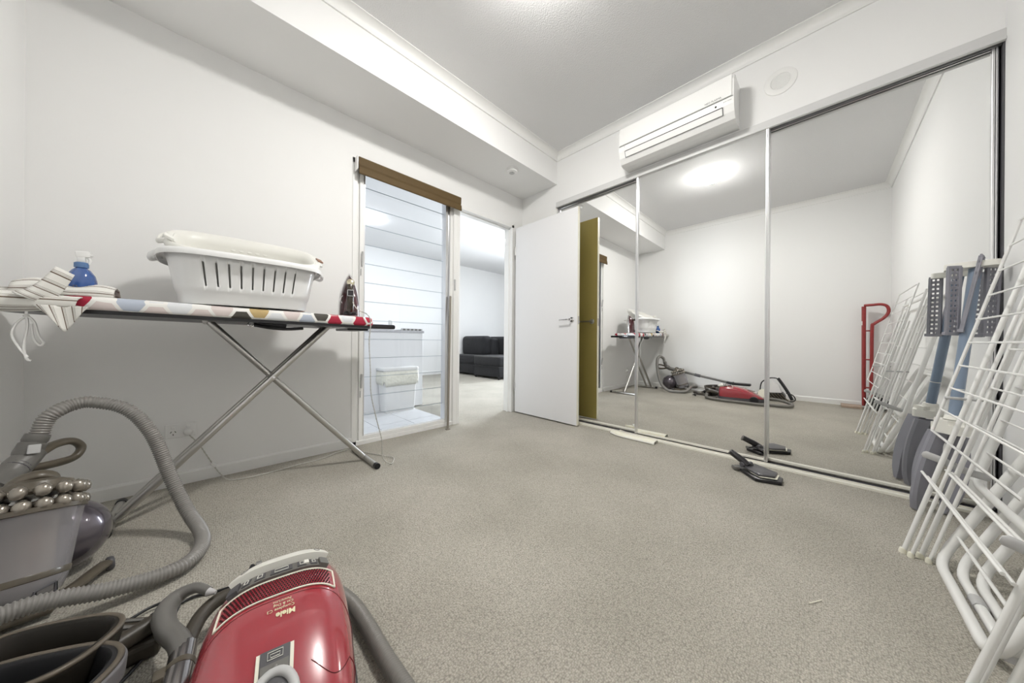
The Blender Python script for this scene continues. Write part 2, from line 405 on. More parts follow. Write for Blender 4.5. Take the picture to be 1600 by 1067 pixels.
# cornices
def cornice(bm, a, b_, n, s=.058):
    a, b_, n = Vector(a), Vector(b_), Vector(n)
    prof = [(0, 0), (0, -s - .004), (.009, -s - .004), (.009, -s + .004)]
    for k in range(7):
        t = math.radians(90 * k / 6); prof.append((.008 + (s - .014) * (1 - math.cos(t)), -s + .010 + (s - .016) * math.sin(t)))
    prof += [(s, -.006), (s, 0)]
    loft(bm, [[p + n * x + Vector((0, 0, z)) for x, z in prof] for p in (a, b_)])
for i, (a, c, n) in enumerate((((XE, YS, ZC), (XE, YB, ZC), (-1, 0, 0)), ((XW, YB, ZC), (XE, YB, ZC), (0, -1, 0)),
                               ((XW, YS, ZC), (XW, YB, ZC), (1, 0, 0)), ((XW, YS, ZC), (XE, YS, ZC), (0, 1, 0)))):
    b = nb(); cornice(b, a, c, n); struct('trim_%d' % (i + 1), b, TRIM, smooth=30)

# ---- living / kitchen shell
b = nb(); box(b, (-.66, 6.45, 0), (7.0, 6.55, 2.75)); struct('wall_living_north', b, WALL)
b = nb(); box(b, (-.66, YN + .1, 0), (-.56, 6.45, 2.75)); struct('wall_kitchen_west', b, WALL)
b = nb(); box(b, (6.6, YN, 0), (6.7, 3.65, 2.75)); box(b, (6.6, 5.85, 0), (6.7, 6.45, 2.75)); box(b, (6.6, 3.65, 2.3), (6.7, 5.85, 2.75)); box(b, (6.6, 3.65, 0), (6.7, 5.85, .2)); struct('wall_living_east', b, WALL)
b = nb(); box(b, (XE + .1, YN, 0), (6.6, YN + .1, 2.75)); struct('wall_living_south', b, WALL)
b = nb(); box(b, (-.66, YN + .1, 2.70), (7.0, 6.55, 2.75)); struct('ceiling_living', b, CEIL)
b = nb(); skirt(b, (-.56, 6.45, 0), (6.6, 6.45, 0), (0, -1, 0), .09); struct('baseboard_living', b, TRIM)
# kitchen tile floor: every tile is a piece
kf = nb(); box(kf, (-.56, YN + .1, 0.0), (1.73, 6.44, .004)); kfo = struct('floor_kitchen', kf, GROUT)
tile_me = None
for i in range(7):
    for j in range(8):
        x1 = 1.727 - i * .3135; y0 = YN + .104 + j * .3135
        if tile_me is None:
            b = nb(); box(b, (-.155, -.155, 0), (.155, .155, .005), .0012, 1); t = finish('tile', b, TILE, kfo, local=True); tile_me = t.data
        else:
            t = bpy.data.objects.new('tile', tile_me); col.objects.link(t); t.parent = kfo
        t.location = Vector((x1 - .155, y0 + .155, .003)) - kfo.location

# ================================================================== WINDOW (louvres)
W0, W1, WZ = .77, 1.70, 2.15
win = nb()
for x0, x1, y0, y1 in ((W0, .805, -.006, .10), (.805, .822, .012, .09), (.822, .852, -.002, .07)): box(win, (x0, YN + y0, 0.0), (x1, YN + y1, WZ), .002, 1)
box(win, (W0, YN - .006, 0.0), (W1, YN + .10, .034), .002, 1); box(win, (.84, YN + .0, .034), (1.6, YN + .07, .062), .002, 1)
box(win, (W0, YN - .006, 2.11), (W1, YN + .10, WZ), .002, 1)
winf = struct('window_1', win, TRIM)
# mullion post between window and door: stepped channels
b = nb(); box(b, (1.575, YN - .002, .034), (1.600, YN + .07, 2.11), .002, 1); box(b, (1.600, YN + .016, .034), (1.612, YN + .07, 2.11)); box(b, (1.612, YN - .002, .034), (1.624, YN + .07, 2.11), .001, 1)
o = finish('louvre_channel', b, ALU, winf, label='grey metal louvre channel')
b = nb(); box(b, (1.624, YN + .006, .0), (1.655, YN + .09, 2.15), .002, 1); box(b, (1.655, YN - .014, 0), (1.70, YN + .10, 2.15), .003, 1); finish('mullion', b, TRIM, winf)
b = nb(); box(b, (.852, YN + .004, .034), (.862, YN + .07, 2.11)); finish('louvre_channel', b, ALU, winf)
pane_me = edge_me = None
for k in range(14):
    z0 = .062 + k * .1468
    if pane_me is None:
        b = nb(); boxm(b, Matrix.Rotation(math.radians(-3), 4, 'X'), (0, -.0025, 0), (.715, .0025, .152)); p = finish('pane', b, GLASS, winf, local=True); pane_me = p.data
        b = nb(); boxm(b, Matrix.Rotation(math.radians(-3), 4, 'X'), (0, -.0030, .1495), (.715, .0030, .1525)); e = finish('pane_edge', b, EDGEG, p, local=True); edge_me = e.data
    else:
        p = bpy.data.objects.new('pane', pane_me); col.objects.link(p); p.parent = winf
        e = bpy.data.objects.new('pane_edge', edge_me); col.objects.link(e); e.parent = p
    p.location = Vector((.861, YN + .04, z0)) - winf.location
for z in (1.40, .48):
    b = nb(); boxm(b, Matrix.Translation((.838, YN - .01, z)) @ Matrix.Rotation(.12, 4, 'X'), (-.006, -.012, -.05), (.006, .004, .06), .003)
    box(b, (.829, YN - .012, z - .12), (.833, YN + .0, z - .07)); finish('louvre_lever', b, LGREY, winf)
b = nb(); boxm(b, Matrix.Translation((1.665, YN - .018, 1.32)), (-.008, -.008, -.05), (.008, .006, .05), .003); finish('window_catch', b, LGREY, winf)
# roller blind
bl = thing('roller_blind', 'rolled-up brown fabric blind above the louvre window', 'blind', (1.24, 2.41, 2.0))
b = nb()
prof = [(0, .128), (-.006, .118), (-.004, .07), (0.0, .055), (-.010, .05), (-.014, .006), (-.010, 0), (-.004, 0), (-.006, .045), (.008, .07), (.01, .128)]
loft(b, [[Vector((x, 2.398 + y, 2.012 + z)) for y, z in prof] for x in (.794, 1.70)]); finish('fabric', b, BROWN, bl)
b = nb(); tube(b, [(.80, 2.425, 2.09), (1.695, 2.425, 2.09)], .026, 16); finish('roller', b, BROWN, bl, smooth=40)
for x in (.786, 1.702):
    b = nb(); box(b, (x - .004, 2.395, 2.045), (x + .004, YN, 2.145), .003); finish('bracket', b, WHITE, bl, label='white end bracket')

# ================================================================== DOOR
b = nb(); JY0, JY1 = YN - .012, YN + .112
box(b, (1.700, JY0, 0), (1.728, JY1, 2.095), .002, 1); box(b, (2.428, JY0, 0), (2.462, JY1, 2.095), .002, 1); box(b, (1.700, JY0, 2.062), (2.462, JY1, 2.098), .002, 1)
box(b, (1.728, YN + .03, 0), (1.738, YN + .06, 2.062)); box(b, (2.418, YN + .03, 0), (2.428, YN + .06, 2.062)); box(b, (1.728, YN + .03, 2.05), (2.428, YN + .06, 2.062))
struct('door_frame', b, TRIM)
door = thing('door_1', 'white flush interior door standing open against the mirrored wardrobe', 'door', (2.452, 2.42, 0))
door['kind'] = 'structure'
DX = Matrix.Translation((2.449, 2.412, 0)) @ Matrix.Rotation(math.radians(-90.4), 4, 'Z')     # local x runs from hinge to latch
def dpart(name, lo, hi, m, bev=.0015, label=None):
    b = nb(); boxm(b, DX, lo, hi, bev, 1); return finish(name, b, m, door, label=label)
dpart('door_panel', (0, 0.002, .012), (.812, .030, 2.052), DOORW)
dpart('door_panel', (0, .030, .012), (.812, .036, 2.052), MUSTARD, label='mustard yellow rear face')
dpart('edge_strip', (.812, .002, .012), (.815, .036, 2.052), CREAM)
dpart('latch_plate', (.8150, .008, .955), (.8165, .030, 1.03), STEEL, 0, 'steel latch plate')
for z in (.25, 1.75): dpart('hinge', (-.008, -.004, z), (.004, .006, z + .09), STEEL, .001)
for side, mt in ((-1, CHROME), (1, STEEL)):
    b = nb(); y0 = .002 if side < 0 else .036
    c = DX @ Vector((.755, y0, 1.0)); n = (DX.to_3x3() @ Vector((0, side, 0)))
    lathe(b, [(0, 0), (.026, 0), (.026, .005), (.022, .009), (.010, .010), (.010, .046), (0, .046)], c, n, 24)
    q = [c + n * .040, c + n * .045 + DX.to_3x3() @ Vector((-.02, 0, 0)), c + n * .045 + DX.to_3x3() @ Vector((-.06, 0, 0)), c + n * .044 + DX.to_3x3() @ Vector((-.118, 0, .0))]
    tube(b, crom(q, 5), .0085, 10, sy=.8)
    finish('door_handle', b, mt, door, smooth=40, label='chrome lever handle' if side < 0 else 'dark lever handle on the rear face')

# ================================================================== MIRRORED WARDROBE
b = nb()
box(b, (2.594, YS, 2.204), (2.606, YB, 2.246), .001, 1); box(b, (2.586, YS, 2.190), (2.607, YB, 2.204), .002, 1)
struct('wardrobe_header', b, mat('header_satin', (.66, .66, .655), .35))
b = nb()
for x in (2.620, 2.634, 2.662): box(b, (x, YS + .004, 2.186), (x + .003, YB, 2.212))
box(b, (2.606, YS + .004, 2.212), (2.68, YB, 2.218)); struct('wardrobe_top_track', b, ALU_D)
b = nb(); box(b, (2.542, YS + .006, 0), (2.66, YB, .006)); 
box(b, (2.544, YS + .006, 0.004), (2.572, YB, .012), .001, 1)
for x in (2.580, 2.655): box(b, (x, YS + .006, 0.004), (x + .006, YB, .016), .001, 1)
struct('wardrobe_bottom_track', b, TRACKW)
b = nb(); box(b, (2.588, YS + .006, .006), (2.654, YB, .0075)); struct('track_groove_shade', b, DGREY)  # dark sheet: shade between the rails put in as colour
b = nb(); box(b, (XE + .0, YS, 0), (XE + .07, YS + .004, 2.2)); struct('trim_5', b, DGREY)  # dark strip standing in for the shaded gap beside the last mirror door
def sliding(name, x, y0, y1, label, z0=.018, z1=2.196):
    t = thing(name, label, 'mirror door', (x, (y0 + y1) / 2, 0), 'sliding mirror wardrobe doors')
    b = nb(); box(b, (x, y0 + .004, z0 + .012), (x + .005, y1 - .004, z1 - .008)); finish('mirror', b, MIRROR, t)
    b = nb(); box(b, (x + .005, y0 + .004, z0 + .012), (x + .012, y1 - .004, z1 - .008)); finish('backing', b, DGREY, t)
    for yy in (y0, y1 - .020):
        b = nb()
        prof = [(x - .012, yy + .001), (x - .014, yy + .005), (x - .013, yy + .009), (x - .006, yy + .0098), (x - .006, yy + .0102), (x - .013, yy + .011), (x - .014, yy + .015), (x - .012, yy + .019), (x + .016, yy + .019), (x + .016, yy + .001)]
        loft(b, [[Vector((px, py, z)) for px, py in prof] for z in (z0, z1)]); finish('stile', b, ALU, t, smooth=50)
    b = nb(); box(b, (x - .006, y0 + .02, z0), (x + .014, y1 - .02, z0 + .016), .002, 1); finish('bottom_rail', b, TRACKW, t)
    b = nb(); box(b, (x - .006, y0 + .02, z1 - .010), (x + .014, y1 - .02, z1), .001, 1); finish('top_rail', b, ALU, t)
    return t
sliding('sliding_mirror_door', 2.642, 1.100, YB - .003, 'mirrored wardrobe door partly hidden behind the open white door')
sliding('sliding_mirror_door', 2.606, .243, 1.120, 'middle mirrored wardrobe door, sliding in front of its neighbours', .018, 2.198)
sliding('sliding_mirror_door', 2.640, YS + .010, .262, 'mirrored wardrobe door behind the clothes airers, nearest the right wall')

# ================================================================== WALL AND CEILING FITTINGS
ac = thing('air_conditioner', 'white split-system air conditioner mounted above the mirror doors', 'air conditioner', (2.50, .79, 2.26))
A0, A1 = .405, 1.185
def acprof(s=0):
    return [(2.604, 2.545), (2.450, 2.545), (2.418, 2.528), (2.405, 2.50), (2.405, 2.375), (2.409, 2.345), (2.425, 2.300), (2.452, 2.262), (2.49, 2.250), (2.604, 2.262)]
b = nb(); pr = acprof(); loft(b, [[Vector((x, y, z)) for x, z in pr] for y in (A0 + .006, A1 - .006)])
finish('body', b, WHITE, ac)
for y in (A0, A1 - .006):
    b = nb(); cpx = 2.52; cpz = 2.40
    loft(b, [[Vector((x, y + dy, z)) for x, z in pr] for dy in (0, .006)]); finish('end_cap', b, WHITE, ac)
b = nb(); box(b, (2.3995, A0 + .010, 2.392), (2.405, A1 - .010, 2.530), .002, 1); finish('front_panel', b, TRIM, ac)
b = nb(); box(b, (2.4035, A0 + .004, 2.3865), (2.4055, A1 - .004, 2.3900)); finish('panel_gap', b, INK, ac)
fl = Matrix.Translation((2.4065, 0, 2.345)) @ Matrix.Rotation(math.radians(-20), 4, 'Y')
# air flap, outlined by a dark gap
M = frame_m((2.4165, .80, 2.318), (0, 1, 0), z=(-.93, 0, -.35))
b = nb(); boxm(b, M, (-.335, -.0245, -.0005), (.335, .0245, .0022)); finish('flap_gap', b, INK, ac)
b = nb(); boxm(b, M, (-.331, -.0205, .0), (.331, .0215, .0045), .001, 1); finish('air_flap', b, WHITE, ac)
b = nb(); boxm(b, M, (-.335, .0215, .0015), (.335, .0262, .0050)) if False else boxm(b, M, (-.331, -.0255, .002), (.331, -.0215, .0035)); finish('outlet_slot', b, DARKHOLE, ac)
b = nb(); lathe(b, [(0, 0), (.006, 0), (.006, .0015), (0, .0015)], (2.407, .505, 2.362), (-1, 0, -.1), 12); finish('indicator', b, DARKHOLE, ac)
for s, y, z, sz in (('NEO PLASMA', .52, 2.400, .016), ('AUTO  SWING', .44, 2.365, .007), ('o', 1.135, 2.372, .012)):
    b = text_bm(s, sz); b.transform(frame_m((2.3985 if z > 2.39 else 2.4035, y, z), (0, -1, 0), z=(-1, 0, 0))); finish('marking', b, INK, ac)
# round ceiling-type vent on the wall
v = thing('round_wall_vent', 'round white vent grille on the wall right of the air conditioner', 'vent', (XE, .193, 2.40))
b = nb(); lathe(b, [(.046, 0), (.082, 0), (.080, .005), (.070, .008), (.050, .008), (.046, .004)], (XE, .193, 2.468), (-1, 0, 0), 40); finish('rim', b, TRIM, v, smooth=40)
b = nb()
for k in range(-5, 6):
    hw = math.sqrt(max(0, .046 ** 2 - (k * .008) ** 2))
    box(b, (XE - .006, .193 - hw, 2.468 + k * .008 - .003), (XE - .002, .193 + hw, 2.468 + k * .008 + .003))
finish('grille', b, LGREY if False else TRIM, v)
b = nb(); lathe(b, [(0, 0), (.047, 0), (.047, .002), (0, .002)], (XE, .193, 2.468), (-1, 0, 0), 32); finish('backing', b, LGREY, v)
# smoke alarm
v = thing('smoke_alarm', 'round white smoke alarm on the underside of the bulkhead', 'smoke alarm', (2.075, 2.10, 2.39))
b = nb(); lathe(b, [(0, 0), (.060, 0), (.060, .010), (.056, .012), (.056, .018), (.052, .030), (.030, .035), (0, .035)], (2.075, 2.10, ZS), (0, 0, -1), 40); finish('body', b, WHITE, v, smooth=35)
b = nb(); lathe(b, [(0, 0), (.004, 0), (.003, .002), (0, .002)], (2.065, 2.082, ZS - .035), (0, 0, -1), 10); finish('test_button', b, DGREY, v)
b = nb(); lathe(b, [(.022, 0), (.026, 0), (.025, .002), (.022, .002)], (2.075, 2.10, ZS - .034), (0, 0, -1), 24); finish('ring', b, LGREY, v)
# ceiling lamp of the room (seen in the mirror)
def oyster(name, label, x, y, zc, m, r=.17):
    t = thing(name, label, 'ceiling light', (x, y, zc - .07))
    b = nb(); lathe(b, [(0, 0), (r - .004, 0), (r - .004, .018), (r - .01, .022), (0, .022)], (x, y, zc), (0, 0, -1), 40); finish('base', b, TRIM, t, smooth=35)
    b = nb(); lathe(b, [(r, .018), (r * .98, .030), (r * .86, .052), (r * .5, .066), (0, .070)], (x, y, zc), (0, 0, -1), 40); finish('diffuser', b, m, t, smooth=60)
oyster('ceiling_light', 'glowing round ceiling light of the laundry room, seen in the middle mirror', 1.08, .91, ZC, LAMP, .15)
oyster('ceiling_light', 'bright round ceiling light of the living room, seen through the doorway', 3.95, 4.30, 2.70, LAMP2)
oyster('ceiling_light', 'round ceiling light of the kitchen, glaring through the upper louvre glass', 1.76, 5.0, 2.70, LAMP2)
# power point
pp = thing('power_outlet', 'white double power outlet low on the wall behind the ironing board leg', 'power outlet', (-.089, YN, .255))
b = nb(); box(b, (-.148, YN - .009, .258), (-.032, YN, .332), .003); finish('plate', b, WHITE, pp)
for cx_ in (-.118, -.062):
    b = nb(); box(b, (cx_ - .007, YN - .014, .308), (cx_ + .007, YN - .008, .320), .002); finish('switch', b, WHITE, pp)
b = nb()
for dx, dz, a in ((-.008, .006, .5), (.008, .006, -.5), (0, -.008, 0)):
    boxm(b, Matrix.Translation((-.118 + dx, YN - .0095, .285 + dz)) @ Matrix.Rotation(a, 4, 'Y'), (-.0013, -.0006, -.0045), (.0013, .001, .0045))
finish('socket_slot', b, DARKHOLE, pp)

# ================================================================== IRONING BOARD
ib = thing('ironing_board', 'ironing board with hexagon-print cover and crossed steel legs against the left wall', 'ironing board', (.12, 2.10, 0))
BC, BW = 2.105, .205
def board_outline(grow=0.0):
    pts = []
    x1, x0 = .74 + grow, -.53 - grow; w = BW + grow
    n = 14
    for k in range(n + 1):      # right squared-off end with rounded corners
        a = math.radians(-90 + 180 * k / n); pts.append((x1 - .07 + .07 * math.copysign(abs(math.cos(a)) ** .6, math.cos(a)), BC + w * math.copysign(abs(math.sin(a)) ** .55, math.sin(a))))
    pts.append((.0, BC + w))
    for k in range(1, 12):
        t = k / 12; pts.append((-.15 - .30 * t, BC + w - .045 * t * t))
    for k in range(n + 1):
        a = math.radians(90 + 180 * k / n); pts.append((-.45 + (x0 + .45) * -math.cos(a), BC + (w - .045) * math.sin(a)))
    for k in range(11, 0, -1):
        t = k / 12; pts.append((-.15 - .30 * t, BC - w + .045 * t * t))
    pts.append((0, BC - w))
    return pts
def boardz(x): return -.016 * (x + .2) / .8
def slab(bm, outl, levels):
    """levels: (inset, z)"""
    c = Vector((.1, BC, 0)); rings = []
    for ins, z in levels:
        rg = []
        for x, y in outl:
            p = Vector((x, y, 0)); d = p - Vector((max(-.35, min(.6, x)), BC, 0)); L_ = max(d.length, 1e-6); p = p - d * (ins / L_)
            rg.append(Vector((p.x, p.y, z + boardz(p.x))))
        rings.append(rg)
    loft(bm, rings)
OL = board_outline()
b = nb(); slab(b, OL, [(.02, .893), (.004, .896), (0, .905), (0, .925), (.006, .940), (.02, .946), (.05, .947)]); cov = finish('cover', b, HEX, ib, smooth=60)
b = nb(); slab(b, OL, [(.012, .880), (.008, .880), (.008, .895), (.03, .896)]); finish('deck', b, BLACK, ib)
b = nb()   # iron rest
box(b, (.56, BC - .185, .862), (.865, BC + .185, .890), .012, 4); finish('iron_rest', b, BLACKG, ib, smooth=40)
b = nb(); box(b, (.60, BC - .12, .850), (.72, BC + .12, .868), .006); finish('rest_bracket', b, BLACK, ib)
b = nb()
LEGZ = .882
tube(b, [(.01, 2.12, LEGZ), (.74, 2.12, .03)], .0155, 14); finish('leg', b, STEEL, ib, smooth=40)
for yy, rr in ((2.078, .0155), (2.155, .0145)):
    b = nb(); tube(b, [(.525, yy, LEGZ - .006), (-.26, yy, .03)], rr, 14); finish('leg', b, STEEL, ib, smooth=40)
for x in (.755, -.275):
    y0, y1 = (1.925, 2.33) if x > 0 else (1.985, 2.33)
    b = nb(); tube(b, [(x, y0, .017), (x, y1, .017)], .0155, 14); f_ = finish('foot_bar', b, STEEL, ib, smooth=40)
    for yy, d in ((y0, -1), (y1, 1)):
        b = nb(); tube(b, [(x, yy + .022 * -d, .018), (x, yy + .006 * d, .018)], .018, 14); finish('end_cap', b, BLACK, f_, smooth=40, label='black end cap')
b = nb(); tube(b, [(.262, 2.06, .59), (.262, 2.17, .59)], .006, 10); finish('pivot_bolt', b, CHROME, ib, smooth=40)
b = nb(); box(b, (.17, 1.95, .853), (.30, 1.985, .880), .006); tube(b, crom([(.17, 1.95, .862), (.23, 1.94, .850), (.30, 1.945, .846), (.37, 1.95, .852)], 4), .008, 8); finish('height_lever', b, BLACK, ib, smooth=40)
b = nb(); tube(b, crom([(.15, 1.93, .872), (.145, 1.925, .86), (.155, 1.925, .852), (.165, 1.93, .858)], 4), .003, 6); finish('lever_hook', b, CHROME, ib, smooth=60)
for x_, z_ in ((.0, .876), (.52, .872)):
    b = nb(); tube(b, [(x_, 2.0, z_), (x_, 2.24, z_)], .01, 8); finish('cross_tube', b, STEEL, ib, smooth=40)
b = nb()
tube(b, crom([(-.435, 1.93, .905), (-.434, 1.925, .87), (-.432, 1.925, .83), (-.438, 1.922, .76), (-.432, 1.92, .72), (-.424, 1.92, .712)], 5), .0035, 6)
tube(b, crom([(-.434, 1.925, .865), (-.452, 1.923, .84), (-.460, 1.922, .80), (-.446, 1.922, .755), (-.430, 1.92, .725)], 5), .0033, 6)
tube(b, crom([(-.433, 1.925, .868), (-.418, 1.923, .845), (-.410, 1.922, .80), (-.400, 1.922, .775), (-.408, 1.922, .765), (-.420, 1.922, .79), (-.424, 1.923, .84)], 5), .0033, 6)
lathe(b, [(0, 0), (.006, .002), (.007, .007), (0, .011)], (-.434, 1.924, .862), (0, 0, 1), 8)
finish('drawstring', b, WHITE, ib, smooth=60, label='white knotted drawstring hanging from the cover')

# ---- striped tea towel bundled on the nose of the board
def cloth_sheet(bm, fn, nu, nv):
    uvl = bm.loops.layers.uv.verify(); V = [[bm.verts.new(fn(i / nu, j / nv)) for j in range(nv + 1)] for i in range(nu + 1)]
    for i in range(nu):
        for j in range(nv):
            f = bm.faces.new((V[i][j], V[i + 1][j], V[i + 1][j + 1], V[i][j + 1]))
            for l, (a, c) in zip(f.loops, ((i, j), (i + 1, j), (i + 1, j + 1), (i, j + 1))): l[uvl].uv = (a / nu, c / nv)
def solidify(o, t):
    md = o.modifiers.new('solid', 'SOLIDIFY'); md.thickness = t; md.offset = 0
tw = thing('tea_towel', 'white and brown striped tea towel bundled around the left nose of the ironing board', 'towel', (-.42, 1.97, .90))
def fold1(u, v):   # band around nose
    x = -.535 + .21 * u; z = .915 + .05 * math.sin(PI * v) * (1 - .2 * u); y = 1.885 + .07 * (1 - math.cos(PI * v)) * .5 - .012 * math.sin(3 * PI * v)
    a = -PI * .5 + PI * 1.05 * v
    return Vector((x - .012 * math.cos(PI * v), 1.925 - .038 * math.cos(a) + (.14 * max(0, v - .5)), .922 + (.036 + .006 * math.sin(5 * u)) * math.sin(a) + .004 * math.sin(14 * v)))
b = nb(); cloth_sheet(b, lambda u, v: fold1(v, u), 24, 16); o = finish('fold', b, CLOTHM, tw, smooth=180); solidify(o, .004)
def fold2(u, v):   # swathe rising to the bottle
    p0 = Vector((-.425, 1.890, .925)); p1 = Vector((-.352, 1.905, 1.030)); w = Vector((.042, .004, -.026))
    p = p0.lerp(p1, u) + w * (v - .5) * (1.3 - .4 * u); p.y -= .015 * math.sin(PI * v) + .010 * math.sin(5 * v + 2 * u); p.z -= .022 * math.sin(PI * u)
    return p
b = nb(); cloth_sheet(b, fold2, 16, 10); o = finish('fold', b, CLOTHM, tw, smooth=180); solidify(o, .004)
def fold3(u, v):   # corner hanging below the board edge
    x = -.415 + .115 * u; bot = .905 - (.095 * (1 - abs(u - .42) * 1.6)) * v
    return Vector((x + .035 * v * (.5 - u) + .012 * v, 1.888 - .006 * math.sin(9 * u), max(bot, .81)))
b = nb(); cloth_sheet(b, fold3, 18, 8); o = finish('fold', b, CLOTHM, tw, smooth=180); solidify(o, .003)
def fold4(u, v):   # lump on the board top behind
    a = PI * v
    return Vector((-.47 + .22 * u, 2.0 - .07 * math.cos(a), .947 + (.055 + .012 * math.sin(9 * u)) * math.sin(a) * (1 - .5 * abs(u - .4))))
b = nb(); cloth_sheet(b, lambda u, v: fold4(v, u), 12, 20); o = finish('fold', b, CLOTHM, tw, smooth=180); solidify(o, .004)
def fold5(u, v):
    a = PI * v
    return Vector((-.30 + .035 * math.cos(2.5 * u - 1.2), 2.03 + .03 * u - .02 * math.cos(a), .948 + .05 * math.sin(a) * (1 - .3 * u)))
b = nb(); cloth_sheet(b, fold5, 8, 10); o = finish('fold', b, CLOTHM, tw, smooth=180); solidify(o, .004)
# ---- blue spray bottle
bt = thing('spray_bottle', 'blue spray bottle with a white trigger head beside the striped towel', 'bottle', (-.335, 2.0, .950))
bc = (-.335, 1.995, .950)
b = nb(); lathe(b, [(0, 0), (.035, 0), (.038, .006), (.038, .035), (.037, .06), (.033, .08), (.022, .10), (.014, .108), (.013, .115), (0, .115)], bc, seg=28); finish('body', b, BOTTLE, bt, smooth=50)
b = nb(); lathe(b, [(0, .003), (.033, .003), (.0355, .009), (.0355, .052), (0, .052)], bc, seg=28); finish('liquid', b, LIQUID, bt, smooth=50)
b = nb(); lathe(b, [(0, .110), (.0175, .110), (.0175, .127), (.014, .130), (0, .130)], bc, seg=20); finish('collar', b, mat('blue_collar', (.12, .22, .42), .4), bt, smooth=40)
b = nb(); Mh = Matrix.Translation(bc)
boxm(b, Mh, (-.010, -.009, .130), (.010, .009, .155), .003); boxm(b, Mh @ Matrix.Translation((0, 0, .160)) @ Matrix.Rotation(-.12, 4, 'Y'), (-.013, -.0105, -.012), (.020, .0105, .012), .004); finish('spray_head', b, WHITE, bt, smooth=40)
b = nb(); tube(b, crom([Mh @ Vector((.016, 0, .150)), Mh @ Vector((.020, 0, .138)), Mh @ Vector((.017, 0, .124))], 4), .004, 8); finish('trigger', b, WHITE, bt, smooth=60)
b = nb(); tube(b, [Mh @ Vector((.019, 0, .159)), Mh @ Vector((.026, 0, .159))], .005, 10); finish('nozzle', b, WHITE, bt, smooth=60)
b = nb()
for dx, a in ((-.018, .5), (.0, -.5), (.018, .4)):
    boxm(b, Mh @ Matrix.Rotation(dx * 14, 4, 'Z') @ Matrix.Translation((dx * .3, -.0385, .028)) @ Matrix.Rotation(a, 4, 'Y'), (-.001, 0, -.012), (.001, .001, .012))
finish('label_print', b, INK, bt)

# ================================================================== LAUNDRY BASKETS
def srect(hx, hy, e, n=56):
    out = []
    for k in range(n):
        a = 2 * PI * k / n; c, s = math.cos(a), math.sin(a)
        out.append((hx * math.copysign(abs(c) ** e, c), hy * math.copysign(abs(s) ** e, s)))
    return out
def uniform(P, n):
    P = [Vector((x, y, 0)) for x, y in P]; L_ = [0]
    for i in range(len(P)): L_.append(L_[-1] + (P[(i + 1) % len(P)] - P[i]).length)
    out = []; i = 0
    for k in range(n):
        d = L_[-1] * k / n
        while L_[i + 1] < d: i += 1
        p = P[i].lerp(P[(i + 1) % len(P)], (d - L_[i]) / max(1e-9, L_[i + 1] - L_[i])); out.append((p.x, p.y))
    return out
def basket(name, label, cx_, cy, z0, hx, hy, h, m, slots, tilt=0, tabs=False, rot=0):
    t = thing(name, label, 'laundry basket', (cx_, cy, z0), 'nested laundry baskets on the ironing board')
    Mx = Matrix.Translation((cx_, cy, z0)) @ Matrix.Rotation(rot, 4, 'Z') @ Matrix.Rotation(tilt, 4, 'X')
    n = 240; e = .52; UN = uniform(srect(hx, hy, e, 400), n)
    def ring(f, z, g=0): return [Mx @ Vector((x * f, y * f, z)) for x, y in UN]
    lv = [(.80, 0), (.815, .012), (.83, .05), (.845, .055), (.862, h * .34), (.922, h * .80), (.96, h)]
    b = nb(); V = []
    zs = [(f, z) for f, z in lv]
    for f, z in zs: V.append([b.verts.new(p) for p in ring(f, z)])
    for i in range(len(V) - 1):
        for k in range(n):
            # slots: leave every other column open on the long sides between levels 4 and 5
            if slots and i == 4 and abs(UN[k][0]) < .68 * hx and k % 6 == 0: continue
            b.faces.new((V[i][k], V[i][(k + 1) % n], V[i + 1][(k + 1) % n], V[i + 1][k]))
    b.faces.new(V[0][::-1])
    o = finish('tub', b, m, t, smooth=45); solidify(o, .003)
    b = nb(); prof = [(0, -.004), (.012, .004), (.024, .002), (.030, -.010), (.028, -.024), (.024, -.024), (.025, -.010), (.020, -.004), (.010, -.002)]
    rings = []
    base = [(x * .96, y * .96) for x, y in UN]
    for k in range(n):
        x, y = base[k]; d = Vector((x / hx ** 2, y / hy ** 2, 0)).normalized()
        rings.append([Mx @ (Vector((x, y, h)) + d * g + Vector((0, 0, zz))) for g, zz in prof])
    VV = [[b.verts.new(p) for p in r] for r in rings]; m_ = len(prof)
    for k in range(n):
        for j in range(m_): b.faces.new((VV[k][j], VV[(k + 1) % n][j], VV[(k + 1) % n][(j + 1) % m_], VV[k][(j + 1) % m_]))
    finish('rim', b, m, t, smooth=60)
    for s in (-1, 1):
        b = nb(); c = Mx @ Vector((s * (hx + .012), 0, h - .012))
        tube(b, crom([Mx @ Vector((s * (hx + .004), -.07, h - .004)), Mx @ Vector((s * (hx + .028), -.045, h - .018)), Mx @ Vector((s * (hx + .034), 0, h - .026)), Mx @ Vector((s * (hx + .028), .045, h - .018)), Mx @ Vector((s * (hx + .004), .07, h - .004))], 5), .012, 10, sy=.6)
        finish('handle', b, m, t, smooth=60)
    return t, Mx
tA, _ = basket('laundry_basket', 'white oval laundry basket with a row of slots, standing on the ironing board', .155, 2.085, .947, .295, .222, .225, BASKET, True)
tB, Mb = basket('laundry_basket', 'aged off-white laundry basket nested inside the slotted one, its rim rising behind', .165, 2.165, 1.048, .280, .182, .228, BASKET2, False, tilt=math.radians(25))
b = nb(); boxm(b, Mb @ Matrix.Translation((-.275, -.10, .242)) @ Matrix.Rotation(.5, 4, 'Y'), (-.02, -.022, -.004), (.014, .022, .008), .003); finish('clip_tab', b, BASKET2, tB)
b = nb()
for k in range(8):
    lathe(b, [(0, 0), (.015, 0), (.013, .004), (0, .006)], Mb @ Vector((-.06 + k * .034, .172, .175)), (0, -1, .1), 14)
finish('scalloped_grip', b, BASKET2, tB, smooth=50)
